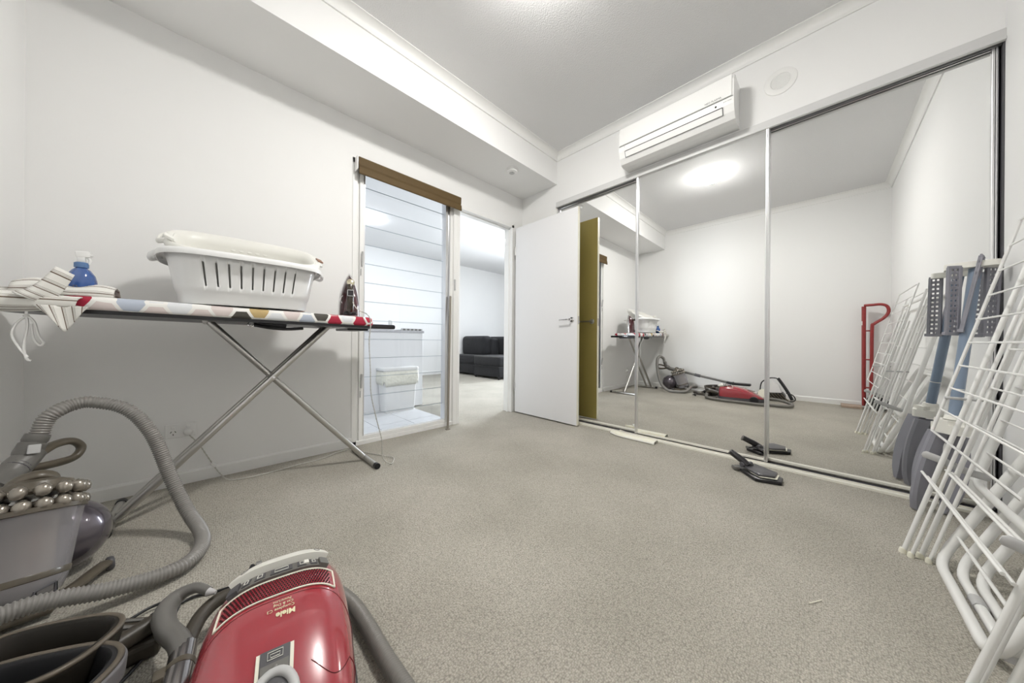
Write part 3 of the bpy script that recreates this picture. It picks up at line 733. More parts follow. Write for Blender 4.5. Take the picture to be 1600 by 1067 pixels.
b = nb(); boxm(b, Mb @ Matrix.Translation((.300, -.03, .232)) @ Matrix.Rotation(.3, 4, 'Y'), (-.015, -.03, -.004), (.014, .03, .004), .003); finish('hand_grip', b, mat('brown_grip', (.26, .14, .09), .5), tB, label='brownish hand grip')

# ================================================================== STEAM IRON
ir = thing('steam_iron', 'dark red steam iron standing upright on the right end of the board', 'iron', (.635, 2.07, .935))
IM = Matrix.Translation((.638, 2.085, .938)) @ Matrix.Rotation(math.radians(-14), 4, 'Z') @ Matrix.Rotation(math.radians(-4), 4, 'X')
def iron_out(s, z0=0, z1=.262, n=12):
    L_ = []
    for k in range(n + 1):
        t = k / n; hw = .058 * s * (1 - t ** 2.4) ** .8 if t < 1 else 0
        hw = max(hw, .001); L_.append((hw if t < .999 else .001, z0 + (z1 - z0) * t))
    return L_
def iron_shell(bm, layers):
    rings = []
    for s, y, z0, z1 in layers:
        r_ = iron_out(s, z0, z1); pts = [(x, z) for x, z in r_] + [(-x, z) for x, z in r_[::-1]]
        rings.append([IM @ Vector((x, y, z)) for x, z in pts])
    loft(bm, rings)
b = nb(); iron_shell(b, [(1.0, .012, .006, .266), (1.04, .006, .002, .272), (1.04, .000, .002, .272), (1.0, -.003, .004, .268)]); finish('soleplate', b, LGREY if False else CHROME, ir, smooth=30, label='pale metal soleplate')
b = nb(); iron_shell(b, [(.97, -.003, .004, .262), (.96, -.025, .002, .250), (.86, -.045, 0, .225), (.66, -.062, 0, .190), (.40, -.07, 0, .15)]); finish('body', b, IRONR, ir, smooth=60)
b = nb(); tube(b, crom([IM @ Vector(p) for p in ((0, -.055, .018), (0, -.105, .022), (0, -.125, .06), (0, -.125, .13), (0, -.105, .185), (0, -.055, .195))], 6), .0165, 14, sy=1.1); finish('handle', b, IRONB, ir, smooth=60)
b = nb(); boxm(b, IM, (-.034, -.095, 0), (.034, -.05, .02), .006); finish('heel', b, BLACK, ir)
b = nb(); lathe(b, [(0, 0), (.021, 0), (.021, .01), (.016, .014), (.006, .016), (0, .016)], IM @ Vector((.002, -.112, .188)), IM.to_3x3() @ Vector((0, -1, .25)), 20); finish('steam_dial', b, mat('gold_dial', (.65, .60, .45), .25, .8), ir, smooth=40)
b = nb(); boxm(b, IM, (-.014, -.1475, .105), (.014, -.141, .135), .003); finish('button_panel', b, BLACKG, ir)
b = nb()
for r_ in ((-.0165, .1015, .0165, .104), (-.0165, .136, .0165, .1385), (-.0165, .1015, -.0145, .1385), (.0145, .1015, .0165, .1385)): boxm(b, IM, (r_[0], -.1485, r_[1]), (r_[2], -.141, r_[3]))
finish('button_surround', b, CHROME, ir)
b = nb(); tube(b, crom([IM @ Vector(p) for p in ((-.036, -.05, .12), (-.046, -.048, .10), (-.040, -.052, .075), (-.022, -.062, .062))], 5), .003, 6); tube(b, crom([IM @ Vector(p) for p in ((-.038, -.05, .10), (-.034, -.055, .085), (-.022, -.062, .08))], 5), .002, 6); finish('silver_trim', b, CHROME, ir, smooth=60)
# iron cord: down to the floor, along the wall to the outlet
b = nb()
cp = [IM @ Vector((.012, -.12, .09)), IM @ Vector((.018, -.150, .05)), (.640, 1.915, .965), (.672, 1.884, .945), (.690, 1.872, .90), (.684, 1.874, .78), (.690, 1.87, .62), (.70, 1.885, .48), (.735, 1.90, .33), (.775, 1.91, .18), (.79, 1.93, .06),
      (.84, 1.93, .008), (.875, 1.965, .006), (.90, 2.03, .006), (.86, 2.12, .006), (.80, 2.26, .006), (.74, 2.38, .006), (.66, 2.385, .006), (.55, 2.33, .006), (.43, 2.32, .006), (.30, 2.30, .006), (.18, 2.30, .006), (.10, 2.33, .008), (.06, 2.40, .04), (.02, 2.425, .12), (-.02, 2.425, .21), (-.058, 2.418, .272)]
P = resample(crom(cp, 10), .006)
fr = frames(P)
for s in (0, 1):
    tube(b, [p + fr[i][1] * .0016 * math.cos(i * .9 + s * PI) + fr[i][2] * .0016 * math.sin(i * .9 + s * PI) for i, p in enumerate(P)], .0019, 5)
co = finish('power_cord', b, CORDM, ir, smooth=60, label='twisted grey and white power cord')
b = nb(); lathe(b, [(0, 0), (.018, 0), (.019, .008), (.016, .022), (.008, .030), (0, .031)], (-.062, YN - .010, .284), (0, -1, 0), 20); finish('plug', b, WHITE, co, smooth=40)
b = nb(); boxm(b, Matrix.Translation((.038, 2.412, .085)) @ Matrix.Rotation(.9, 4, 'Y'), (-.015, -.007, -.008), (.015, .007, .008), .004); finish('cord_block', b, WHITE, co)

# ================================================================== BALL VACUUM
dv = thing('ball_vacuum_cleaner', 'grey cylinder vacuum cleaner with a clear dust bin and plum ball, under the ironing board', 'vacuum cleaner', (-.32, 1.75, 0))
BALL = Vector((-.350, 1.805, .122)); br = .118
b = nb(); bmesh.ops.create_uvsphere(b, u_segments=36, v_segments=20, radius=br); bmesh.ops.scale(b, vec=(1.0, .92, 1.0), verts=b.verts); bmesh.ops.translate(b, vec=BALL, verts=b.verts); finish('ball', b, BALLM, dv, smooth=180)
b = nb(); lathe(b, [(.040, 0), (.045, .002), (.045, .007), (.040, .009)], BALL + Vector((.089, 0, 0)), (1, 0, 0), 30); finish('ball_cap', b, DGREY, dv, smooth=40)
B0, B1 = Vector((-.372, 1.585, .050)), Vector((-.368, 1.668, .262)); ax = (B1 - B0).normalized(); bl_ = (B1 - B0).length
b = nb(); lathe(b, [(0, 0), (.066, 0), (.076, .010), (.084, .040), (.085, .05), (.098, bl_), (.101, bl_ + .004), (0, bl_ + .004)], B0, ax, 44); finish('dust_bin', b, BINM, dv, smooth=40, label='clear dusty bin')
b = nb(); lathe(b, [(0, .03), (.05, .03), (.055, .06), (.052, bl_), (0, bl_)], B0, ax, 28); finish('inner_shroud', b, DUST, dv, smooth=40)
b = nb(); lathe(b, [(.084, .045), (.0865, .047), (.0875, .060), (.086, .063)], B0, ax, 44); lathe(b, [(.097, bl_ - .004), (.103, bl_ - .002), (.103, bl_ + .010), (.098, bl_ + .012)], B0, ax, 44); finish('bin_band', b, BRONZEP, dv, smooth=40)
u_ = ax.orthogonal().normalized(); w_ = ax.cross(u_)
b = nb()
for a in (0, 1): 
    for s in (-1, 1):
        p = B0 + ax * .03 + Vector((.058, -.058, 0)) + Vector((.7, .7, 0)) * (.02 * s)
        boxm(b, Matrix.Translation(p), (-.002, -.002, -.012), (.002, .002, .012))
q = [B0 + ax * z + Vector((.0565, -.066, 0)) + Vector((.7, .7, 0)) * s for s, z in ((-.022, .018), (-.020, .045), (.020, .045), (.022, .018))]
tube(b, q, .003, 6); finish('bin_catch', b, DGREY, dv)
for tier, (zz, rr, nn) in enumerate(((bl_ + .018, .096, 16), (bl_ + .058, .094, 14))):
    b = nb(); lathe(b, [(0, -.008), (rr - .016, -.008), (rr - .008, .0), (rr - .016, .012), (0, .012)], B0 + ax * zz, ax, 36); finish('cyclone_ring', b, BRONZEP, dv, smooth=40)
    for k in range(nn):
        a = 2 * PI * (k + .5 * tier) / nn; p = B0 + ax * zz + (u_ * math.cos(a) + w_ * math.sin(a)) * (rr - .006); d = (ax * .9 + (u_ * math.cos(a) + w_ * math.sin(a)) * -.35).normalized()
        if tier == 0 and k == 0 or tier == 0:
            pass
        b = nb(); lathe(b, [(0, -.020), (.011, -.016), (.0165, -.006), (.0175, .006), (.013, .013), (.008, .016), (.007, .019), (0, .020)], p, d, 12); finish('cyclone_cone', b, BUMPM, dv, smooth=60)
TOPC = B0 + ax * (bl_ + .075)
b = nb(); lathe(b, [(0, 0), (.078, 0), (.07, .02), (.045, .030), (0, .034)], B0 + ax * (bl_ + .066), ax, 32); finish('cyclone_lid', b, BRONZEP, dv, smooth=40)
b = nb(); tube(b, crom([TOPC + Vector((-.045, -.02, .0)), TOPC + Vector((-.030, -.01, .030)), TOPC + Vector((.005, .0, .040)), TOPC + Vector((.030, .01, .026)), TOPC + Vector((.036, .01, .0))], 6), .010, 12, sy=1.9); finish('carry_handle', b, BRONZEP, dv, smooth=60)
b = nb()   # cradle and little wheels
tube(b, crom([(-.232, 1.71, .03), (-.250, 1.675, .03), (-.275, 1.63, .026), (-.32, 1.57, .020)], 6), [.006] + [.011] * 18, 10, sy=1.8)
tube(b, crom([(-.42, 1.84, .04), (-.44, 1.72, .035), (-.43, 1.60, .022)], 6), .014, 10); box(b, (-.44, 1.53, .010), (-.30, 1.63, .03), .008); finish('cradle', b, BRONZEP, dv, smooth=50)
for p in ((-.226, 1.715, .022), (-.46, 1.78, .022)):
    b = nb(); lathe(b, [(0, -.008), (.019, -.008), (.022, -.004), (.022, .004), (.019, .008), (0, .008)], p, (1, .3, 0), 18); finish('wheel', b, DGREY, dv, smooth=40)
# hose, cuff and wand
hp = [(-.405, 1.905, .452), (-.392, 1.915, .505), (-.372, 1.925, .530), (-.345, 1.945, .545), (-.300, 1.955, .548), (-.216, 1.955, .505), (-.150, 1.935, .395), (-.098, 1.89, .225), (-.050, 1.82, .10), (-.008, 1.72, .035), (-.005, 1.61, .027), (-.042, 1.515, .030), (-.112, 1.485, .036), (-.20, 1.475, .052), (-.285, 1.470, .078), (-.350, 1.455, .092), (-.430, 1.43, .085), (-.485, 1.46, .06), (-.49, 1.55, .06), (-.46, 1.60, .07)]
b = nb(); hose(b, hp, .0225, .0085, .0028, 18); finish('hose', b, HOSEM, dv, smooth=70)
d0 = Vector((-.012, -.02, -.06)).normalized()
E0 = Vector((-.405, 1.905, .455)); 
b = nb(); lathe(b, [(0, 0), (.0265, 0), (.0275, .004), (.028, .022), (.0265, .024), (.0265, .028), (.030, .030), (.031, .062), (.028, .075), (0, .078)], E0 + Vector((0, 0, .004)), (-.28, -.25, -.93), 22); cuff = finish('hose_cuff', b, MGREY, dv, smooth=40)
b = nb(); boxm(b, frame_m(E0 + Vector((.001, -.042, -.036)), (.96, .28, -.1), z=(.25, -.95, .2)), (-.013, -.016, 0), (.013, .014, .004), .003, 3); finish('release_button', b, LGREY, cuff, label='pale release button')
wp = [(-.412, 1.90, .405), (-.430, 1.875, .375), (-.447, 1.83, .345), (-.452, 1.76, .330)]
b = nb(); tube(b, crom(wp, 5), [.030, .030, .031, .032, .033, .034, .034, .034, .033, .032, .031, .030, .029, .028, .027, .026], 18); finish('wand_handle', b, MGREY, dv, smooth=60)
b = nb(); 
for k in range(4): lathe(b, [(.0295, -.002), (.0325, -.001), (.0325, .001), (.0295, .002)], Vector(wp[1]).lerp(Vector(wp[2]), .15 * k), Vector((-.3, -.75, -.4)), 20)
finish('grip_ribs', b, DGREY, dv)
b = nb(); tube(b, crom([(-.412, 1.895, .385), (-.385, 1.955, .405), (-.352, 1.985, .405), (-.333, 1.995, .375), (-.345, 1.975, .345), (-.385, 1.93, .342), (-.430, 1.875, .350)], 7), .0125, 12, sy=1.5); finish('grip_loop', b, BRONZEP, dv, smooth=60, label='translucent brown trigger loop')
b = nb(); tube(b, [(-.452, 1.77, .332), (-.435, 1.43, .268)], .0185, 14); finish('wand', b, MGREY, dv, smooth=40)
b = nb(); tube(b, [(-.436, 1.45, .272), (-.428, 1.37, .256)], .023, 14); finish('wand_collar', b, DGREY, dv, smooth=40)
b = nb(); tube(b, [(-.429, 1.39, .26), (-.405, 1.00, .192)], .0165, 14); finish('wand', b, MGREY, dv, smooth=40)
b = nb(); tube(b, crom([(-.405, 1.01, .193), (-.400, .955, .185), (-.39, .92, .19)], 4), .020, 12); box(b, (-.43, .715, .165), (-.345, .945, .200), .012, 3); finish('floor_head', b, BLACK, dv, smooth=40)

# ================================================================== RED VACUUM
aY = Vector((.185, .983, 0)).normalized(); aX = Vector((aY.y, -aY.x, 0))
O = Vector((.150, 1.006, 0)) - aY * .50      # near end on the floor, centre line
MV = Matrix(((aX.x, aY.x, 0, O.x), (aX.y, aY.y, 0, O.y), (0, 0, 1, 0), (0, 0, 0, 1)))
rv = thing('red_vacuum_cleaner', 'glossy red canister vacuum cleaner with a black-holed exhaust grille, in the foreground', 'vacuum cleaner', mtx=MV)
VL, VW, VH = .50, .138, .218
def prof_w(y):
    t = (y - VL * .52) / (VL * .52) if y < VL * .52 else (y - VL * .52) / (VL * .48)
    k = 2.6 if y < VL * .52 else 4.2
    return VW * max(0.0, 1 - abs(t) ** k) ** (1 / k) * (1 - .05 * max(0, -t))
def prof_h(y):
    t = y / VL; top = .062 + (VH - .062) * (min(1, math.sin(min(1, t / .80) * PI / 2) ** .8))
    if t > .80: top -= (VH * .10) * ((t - .80) / .20) ** 2.0
    return top
def S(a, y, off=0.0):
    """a in -1..1 across the shell, y along; returns a point on the red shell"""
    def raw(a, y):
        y = min(max(y, 0.0005), VL - .0005); w_ = prof_w(y); H = prof_h(y); zb = .062
        k = 1.0
        if y > VL * .955: k = max(0, 1 - ((y - VL * .955) / (VL * .045)) ** 2.2) ** .5
        H = zb + (H - zb) * (.35 + .65 * k)
        ph = PI / 2 * a; s, c = math.sin(ph), math.cos(ph)
        return Vector((w_ * math.copysign(abs(s) ** .62, s), y, zb + (H - zb) * max(0, c) ** .52))
    p = raw(a, y)
    if off:
        e = .01; du = raw(min(.995, a + e), y) - raw(max(-.995, a - e), y); dv_ = raw(a, min(VL - .001, y + .004)) - raw(a, max(.001, y - .004))
        n = du.cross(dv_); n = n.normalized() if n.length > 1e-9 else Vector((0, 0, 1))
        if n.z < 0: n = -n
        p = p + n * off
    return p
def ysteps(n): return [VL * (.5 - .5 * math.cos(PI * i / n)) for i in range(n + 1)]
b = nb(); ys = ysteps(46); na = 48
V = [[b.verts.new(S(-1 + 2 * j / na, y)) for j in range(na + 1)] for y in ys]
for i in range(len(ys) - 1):
    for j in range(na): b.faces.new((V[i][j], V[i][j + 1], V[i + 1][j + 1], V[i + 1][j]))
bmesh.ops.remove_doubles(b, verts=b.verts, dist=1e-5); finish('shell', b, RED, rv, smooth=180, local=True)
def vring(z, g, n=60):
    left = [Vector((-(prof_w(min(max(y, .0005), VL - .0005)) + g), y + (g if y > VL - .002 else (-g if y < .002 else 0)), z)) for y in ysteps(n // 2)]
    right = [Vector((-p.x, p.y, p.z)) for p in left[::-1]]
    return left + right
b = nb(); loft(b, [vring(.018, -.012), vring(.024, .002), vring(.050, .006), vring(.056, .003), vring(.064, .001), vring(.066, -.01)]); finish('base', b, DGREY, rv, smooth=40, local=True)
b = nb(); loft(b, [vring(.0625, .0005), vring(.0635, .0035), vring(.0675, .0035), vring(.0685, .0)], False, False); finish('bumper_strip', b, BLACK, rv, smooth=40, local=True)
for sx in (-1, 1):
    b = nb(); lathe(b, [(0, -.018), (.044, -.018), (.050, -.012), (.050, .012), (.044, .018), (0, .018)], (sx * .118, .34 if False else .12, .050), (1, 0, 0), 28); finish('wheel', b, BLACK, rv, smooth=40, local=True)
def patch(name, m, a0, a1, y0, y1, off0, off1, na=14, ny=4, corner=0, parent=rv, yf=None, smooth=40):
    """slab that follows the shell; y0,y1 may bend with a through yf"""
    yf = yf or (lambda a: 0.0); b = nb(); lo, hi = [], []
    for i in range(ny + 1):
        l, h = [], []
        for j in range(na + 1):
            a = a0 + (a1 - a0) * j / na; y = y0 + (y1 - y0) * i / ny + yf(a)
            l.append(b.verts.new(S(a, y, off0))); h.append(b.verts.new(S(a, y, off1)))
        lo.append(l); hi.append(h)
    for i in range(ny):
        for j in range(na):
            b.faces.new((hi[i][j], hi[i][j + 1], hi[i + 1][j + 1], hi[i + 1][j])); b.faces.new((lo[i][j], lo[i + 1][j], lo[i + 1][j + 1], lo[i][j + 1]))
    for i in range(ny):
        b.faces.new((lo[i][0], hi[i][0], hi[i + 1][0], lo[i + 1][0])); b.faces.new((lo[i][na], lo[i + 1][na], hi[i + 1][na], hi[i][na]))
    for j in range(na):
        b.faces.new((lo[0][j], lo[0][j + 1], hi[0][j + 1], hi[0][j])); b.faces.new((lo[ny][j], hi[ny][j], hi[ny][j + 1], lo[ny][j + 1]))
    return finish(name, b, m, parent, smooth=smooth, local=True)
bend = lambda a: -.070 * a * a
def A(x):
    q = min(.99, abs(x) / VW) ** (1 / .62); return math.copysign(2 / PI * math.asin(q), x)
AS = .45
patch('control_strip', MGREY, -.37, .37, .414, .452, -.004, .006, 20, 3, yf=bend)
cpn = patch('control_panel', OFFW, -.38, .38, .448, .490, -.004, .022, 24, 4, yf=bend)
for k, ac_ in enumerate((-.32, .32)):
    patch('foot_switch', MGREY if k else DGREY, ac_ - .05, ac_ + .05, .412, .440, .004, .013, 5, 2, yf=bend)
for k in range(5):
    a = (-.21, -.10, 0, .10, .21)[k]; q = patch('selector_window', DGREY, a - .035, a + .035, .420, .442, .0055, .0075, 3, 2, yf=bend)
    b = nb(); c0 = S(a, .431 + bend(a), .0085)
    P_ = [S(a + dx, .431 + dy * 1.6 + bend(a), .0085) for dx, dy in ((-.016, -.004), (.016, -.004), (.016, .004), (-.016, .004))]
    tube(b, P_, .0009, 5, closed=True); finish('symbol', b, OFFW, rv, local=True)
patch('slider', OFFW, .12, .16, .424, .440, .006, .010, 3, 2, yf=bend)
for a in (-.27, .27):
    b = nb(); pts = []
    for k in range(16):
        t = 2 * PI * k / 16; pts.append(S(a + .03 * math.cos(t), .469 + .010 * math.sin(t) + bend(a), .0225))
    tube(b, pts, .0006, 4, closed=True); finish('symbol', b, MGREY, rv, local=True)
# grille: pale frame, red ground, black holes
G0, G1 = .350, .406
patch('grille_panel', RED, -AS, AS, G0, G1, -.001, .0012, 24, 4, yf=bend)
b = nb(); pts = []
for k in range(25): pts.append(S(-AS + 2 * AS * k / 24, G1 + bend(-AS + 2 * AS * k / 24), .002))
for k in range(1, 5): pts.append(S(AS, G1 - (G1 - G0) * k / 5 + bend(AS), .002))
for k in range(25): a = AS - 2 * AS * k / 24; pts.append(S(a, G0 + bend(a), .002))
for k in range(1, 5): pts.append(S(-AS, G0 + (G1 - G0) * k / 5 + bend(AS), .002))
tube(b, pts, .0022, 6, closed=True); finish('grille_frame', b, CREAM, rv, smooth=60, local=True)
b = nb(); rows = 8; cols_ = 36
for i in range(rows):
    for j in range(cols_):
        a = A(-.099 + .198 * (j + (.5 if i % 2 else 0)) / cols_); y = G0 + .004 + (G1 - G0 - .008) * i / (rows - 1) + bend(a)
        c = S(a, y, .0022); n = (S(a, y, .01) - S(a, y, .001)).normalized(); e1 = (S(a + .01, y, .0022) - c).normalized(); e2 = n.cross(e1)
        vs_ = [b.verts.new(c + e1 * (.0021 * math.cos(PI / 3 * k)) + e2 * (.0028 * math.sin(PI / 3 * k))) for k in range(6)]; b.faces.new(vs_)
finish('grille_holes', b, DARKHOLE, rv, local=True, kind='stuff')
def seam(fn, n=40, r=.0009, name='seam'):
    b = nb(); tube(b, [S(*fn(k / n), 0.0) for k in range(n + 1)], r, 5); finish(name, b, mat('seam_dark_red', (.12, .004, .008), .5) if 'seam_dark_red' not in MATS else MATS['seam_dark_red'], rv, smooth=60, local=True)
seam(lambda t: (-.97 + 1.94 * t, .340 + bend(-.97 + 1.94 * t) * 1.3))
seam(lambda t: (.16 + .80 * t, .190 - .030 * math.sin(PI * min(1, t * 1.6)) if t < .625 else .190))
seam(lambda t: (-.16 - .80 * t, .190 - .030 * math.sin(PI * min(1, t * 1.6)) if t < .625 else .190))
# writing, upside down for this viewer
def shell_text(s, size, yc, ac_=0.02, m=GOLDT, bold=0.0):
    b = text_bm(s, size, bold)
    for v_ in b.verts:
        x, y, z = v_.co
        a = A(ac_ - x * .95); yy = yc - y
        v_.co = S(a, yy, .0010 + z)
    finish('lettering', b, m, rv, local=True)
AL[0] = 'LEFT'
shell_text('Miele', .0165, .303, .030, GOLDT, .0005)
shell_text('Complete C3', .0092, .3150, .028)
shell_text('Cat & Dog', .0086, .3245, .026)
shell_text('PowerLine', .0080, .3335, .022)
# handle plate
hpn = patch('handle_plate', CREAM, -.052, .052, -.0 + .100, .230, .000, .006, 8, 8)
patch('handle_inset', DGREY, -.036, .036, .120, .230, .005, .0075, 8, 6)
patch('button', MGREY, -.032, .032, .188, .206, .007, .010, 6, 3)
b = nb(); lathe(b, [(0, 0), (.006, 0), (.005, .002), (0, .003)], S(0, .197, .010), S(0, .197, .02) - S(0, .197, .007), 14); finish('indicator_light', b, MGREY, rv, local=True)
b = nb(); c = S(0, .192, .0085); pts = [S(dx, .218 + dy, .0085) for dx, dy in ((-.012, -.005), (.012, -.005), (.012, .007), (-.012, .007))]; tube(b, pts, .0008, 5, closed=True)
pts = [S(dx, .218 + dy, .0085) for dx, dy in ((-.006, .003), (-.005, -.002), (.005, -.002), (.006, .003))]; tube(b, pts, .0007, 5, closed=True); finish('symbol', b, OFFW, rv, local=True)
b = nb(); cc = S(0, .150, .006)
tube(b, [cc + Vector((.032 * math.cos(2 * PI * k / 36), .042 * math.sin(2 * PI * k / 36), .006 + .32 * .042 * math.sin(2 * PI * k / 36))) for k in range(36)], .0075, 12, closed=True, sy=1); finish('carry_handle', b, LGREY, rv, smooth=60, local=True)
# plug and cord at the far end
b = nb(); tube(b, crom([(.085, 1.300, .012), (.100, 1.312, .020), (.115, 1.322, .030), (.125, 1.325, .036)], 4), [.007, .0075, .009, .0075, .009, .010, .009, .011, .013, .015, .016, .014, .012], 10); plug = finish('plug', b, BLACK, rv, smooth=50)
b = nb(); box(b, (.124, 1.315, .030), (.140, 1.335, .046), .003); finish('plug_pin', b, CHROME, plug)
b = nb(); tube(b, crom([(.087, 1.302, .012), (.03, 1.325, .006), (-.03, 1.345, .006), (-.10, 1.30, .006), (-.17, 1.22, .006), (-.21, 1.15, .006), (-.16, 1.10, .006), (-.10, 1.30 - .12, .006), (-.05, 1.33, .010), (-.10, 1.37, .012), (-.18, 1.32, .014), (-.26, 1.28, .012)], 8), .004, 8); finish('cord', b, BLACK, rv, smooth=60)
b = nb(); tube(b, crom([(-.14, .96, .006), (-.10, 1.02, .006), (-.04, 1.06, .006), (.0, 1.07, .008), (.03, 1.05, .012)], 8), .0035, 8); finish('cord', b, BLACK, rv, smooth=60)
# hose with its handle
b = nb(); hose(b, [(.055, 1.165, .060), (.11, 1.16, .035), (.20, 1.135, .027), (.272, 1.07, .026), (.305, .965, .026), (.312, .86, .026), (.312, .73, .026), (.318, .60, .026), (.325, .45, .026), (.30, .32, .026), (.22, .25, .028), (.12, .27, .04), (.075, .36, .06), (.08, .47, .07)], .0195, .0062, .0022, 16); finish('hose', b, HOSEM2, rv, smooth=70)
b = nb(); tube(b, crom([(.066, 1.170, .070), (.030, 1.150, .085), (-.002, 1.120, .082), (-.022, 1.075, .072), (-.030, 1.045, .068)], 6), .017, 14); finish('hose_tube', b, DUSTY, rv, smooth=60)
b = nb(); tube(b, crom([(.012, 1.150, .118), (-.015, 1.188, .120), (-.048, 1.196, .110), (-.068, 1.165, .100), (-.062, 1.115, .088), (-.040, 1.065, .078), (-.032, 1.020, .068)], 6), [.009, .0095, .010, .0105, .011, .012, .013, .0135, .014, .015, .016, .017, .018, .019, .020, .021, .021, .022, .022, .022, .022, .022, .021, .021, .021, .021, .021, .021, .021, .021, .021, .021, .021, .021, .021, .021, .021], 14); finish('grip', b, MGREY, rv, smooth=60)
b = nb(); tube(b, [(.010, 1.148, .118), (.024, 1.135, .117)], [.010, .004], 12); finish('grip_tip', b, LGREY, rv, smooth=60)
b = nb(); tube(b, [(-.031, 1.045, .069), (-.036, .990, .066)], .0235, 18); tube(b, [(-.0365, .984, .066), (-.044, .905, .064)], .0255, 18); finish('chrome_collar', b, mat('smoky_chrome', (.42, .40, .40), .15, .9), rv, smooth=40, label='shiny metal collar')
b = nb(); tube(b, [(-.0355, .995, .066), (-.037, .980, .066)], .0262, 18); boxm(b, Matrix.Translation((-.062, .985, .070)), (-.014, -.014, -.012), (.012, .018, .012), .006); finish('collar_ring', b, BRONZEP, rv, smooth=40)
b = nb(); tube(b, [(-.044, .91, .064), (-.058, .62, .060)], .0185, 16); finish('metal_tube', b, CHROME, rv, smooth=40)
# crevice tube lying beyond the grip
ct = thing('vacuum_tube_joint', 'short dark tube with a ribbed end lying between the two vacuum cleaners', 'vacuum tube', (-.11, 1.22, 0))
b = nb(); tube(b, crom([(-.150, 1.170, .062), (-.118, 1.190, .062), (-.085, 1.208, .062)], 4), .021, 16); finish('tube', b, DUSTY, ct, smooth=50)
b = nb(); tube(b, [(-.088, 1.206, .062), (-.060, 1.222, .062)], .0235, 16); finish('joint', b, BLACK, ct, smooth=50)
b = nb()
for k in range(7):
    a = 2 * PI * k / 7; boxm(b, frame_m((-.162, 1.163, .062), (.85, .5, 0)) @ Matrix.Rotation(a, 4, 'X'), (-.014, -.004, .014), (.014, .004, .0225), .001, 1)
tube(b, [(-.175, 1.156, .062), (-.148, 1.171, .062)], .016, 12); finish('ribbed_cuff', b, BLACK, ct)
b = nb(); box(b, (-.155, 1.165, 0), (-.075, 1.215, .042), .01); finish('rest_foot', b, DUSTY, ct)
fh = thing('dusty_floor_tool', 'flat dusty floor tool under the grey corrugated hose', 'vacuum head', (-.19, 1.36, 0))
b = nb(); boxm(b, Matrix.Translation((-.19, 1.34, .0)) @ Matrix.Rotation(.9, 4, 'Z'), (-.03, -.10, 0), (.03, .10, .026), .010, 3); finish('body', b, DUSTY, fh, smooth=40)
b = nb(); boxm(b, Matrix.Translation((-.19, 1.34, .026)) @ Matrix.Rotation(.9, 4, 'Z'), (-.014, -.085, 0), (-.004, .085, .004), .001); boxm(b, Matrix.Translation((-.19, 1.34, .026)) @ Matrix.Rotation(.9, 4, 'Z'), (.008, -.085, 0), (.016, .085, .004), .001); finish('ridge', b, MGREY, fh)
b = nb(); tube(b, crom([(-.225, 1.30, .028), (-.25, 1.27, .045), (-.265, 1.255, .045), (-.285, 1.28, .03)], 4), .011, 10); finish('swivel_neck', b, DUSTY, fh, smooth=50)

# black twin-hooped tub
ht = thing('black_moulded_tub', 'black moulded double-hooped tub with dusty rims in the bottom-left foreground', 'tub', (-.26, 1.06, 0))
def tubshell(c, hx, hy, z0, z1, th, M, m, name, n=64, tilt=0.0):
    b = nb()
    Mt = Matrix.Translation(c) @ M
    def rg(f, z): return [Mt @ Vector((x * f, y * f, z)) for x, y in srect(hx, hy, .72, n)]
    lv = [(.62, z0), (.86, z0 + .01), (.94, (z0 + z1) * .5), (1.0, z1 - .012), (1.0, z1 - .004), (.975, z1), (.90, z1 + .001), (.86, z1 - .006), (.82, (z0 + z1) * .5), (.70, z0 + .016)]
    loft(b, [rg(f, z) for f, z in lv]); return finish(name, b, m, ht, smooth=50)
HM = Matrix.Rotation(math.radians(-28), 4, 'Z')
SOOT = mat('sooty_black_plastic', (.020, .017, .013), .38, var=(18, .4))
for nm, c_, hx_, hy_, rx_ in (('rear_rim', (-.275, 1.150, 0), .135, .105, -6), ('front_rim', (-.280, 1.028, .012), .155, .120, -5)):
    Mt = Matrix.Translation(c_) @ HM @ Matrix.Rotation(math.radians(rx_), 4, 'X')
    b = nb(); tube(b, [Mt @ Vector((x * .975, y * .975, .133 if rx_ == -6 else .126)) for x, y in srect(hx_, hy_, .72, 64)], .0055, 8, closed=True)
    finish(nm, b, mat('dusty_rim', (.12, .10, .075), .4, var=(16, .3)) if 'dusty_rim' not in MATS else MATS['dusty_rim'], ht, smooth=60, label='dusty brownish rim')
tubshell(Vector((-.275, 1.150, 0)), .135, .105, .006, .135, .01, HM @ Matrix.Rotation(math.radians(-6), 4, 'X'), SOOT, 'rear_tub')
tubshell(Vector((-.280, 1.028, .012)), .155, .120, .008, .128, .01, HM @ Matrix.Rotation(math.radians(-5), 4, 'X'), BLACK, 'front_tub')
b = nb(); Mt = Matrix.Translation((-.280, 1.028, .012)) @ HM @ Matrix.Rotation(math.radians(-5), 4, 'X')
loft(b, [[Mt @ Vector((x * f, y * f, z)) for x, y in srect(.155, .120, .72, 64)] for f, z in ((.985, .085), (1.018, .088), (1.026, .118), (1.010, .124))], False, False); o = finish('rim_band', b, mat('grey_band', (.16, .155, .16), .35, var=(20, .25)), ht, smooth=50, label='lighter grey rim band'); solidify(o, .003)
b = nb(); bmesh.ops.create_icosphere(b, subdivisions=3, radius=.045)
for v_ in b.verts: v_.co *= 1 + .16 * math.sin(v_.co.x * 160) * math.sin(v_.co.y * 140 + 1)
bmesh.ops.scale(b, vec=(1.3, 1, .7), verts=b.verts); bmesh.ops.translate(b, vec=(-.250, 1.0, .05), verts=b.verts); finish('brush_roll', b, DUSTY, ht, smooth=180)

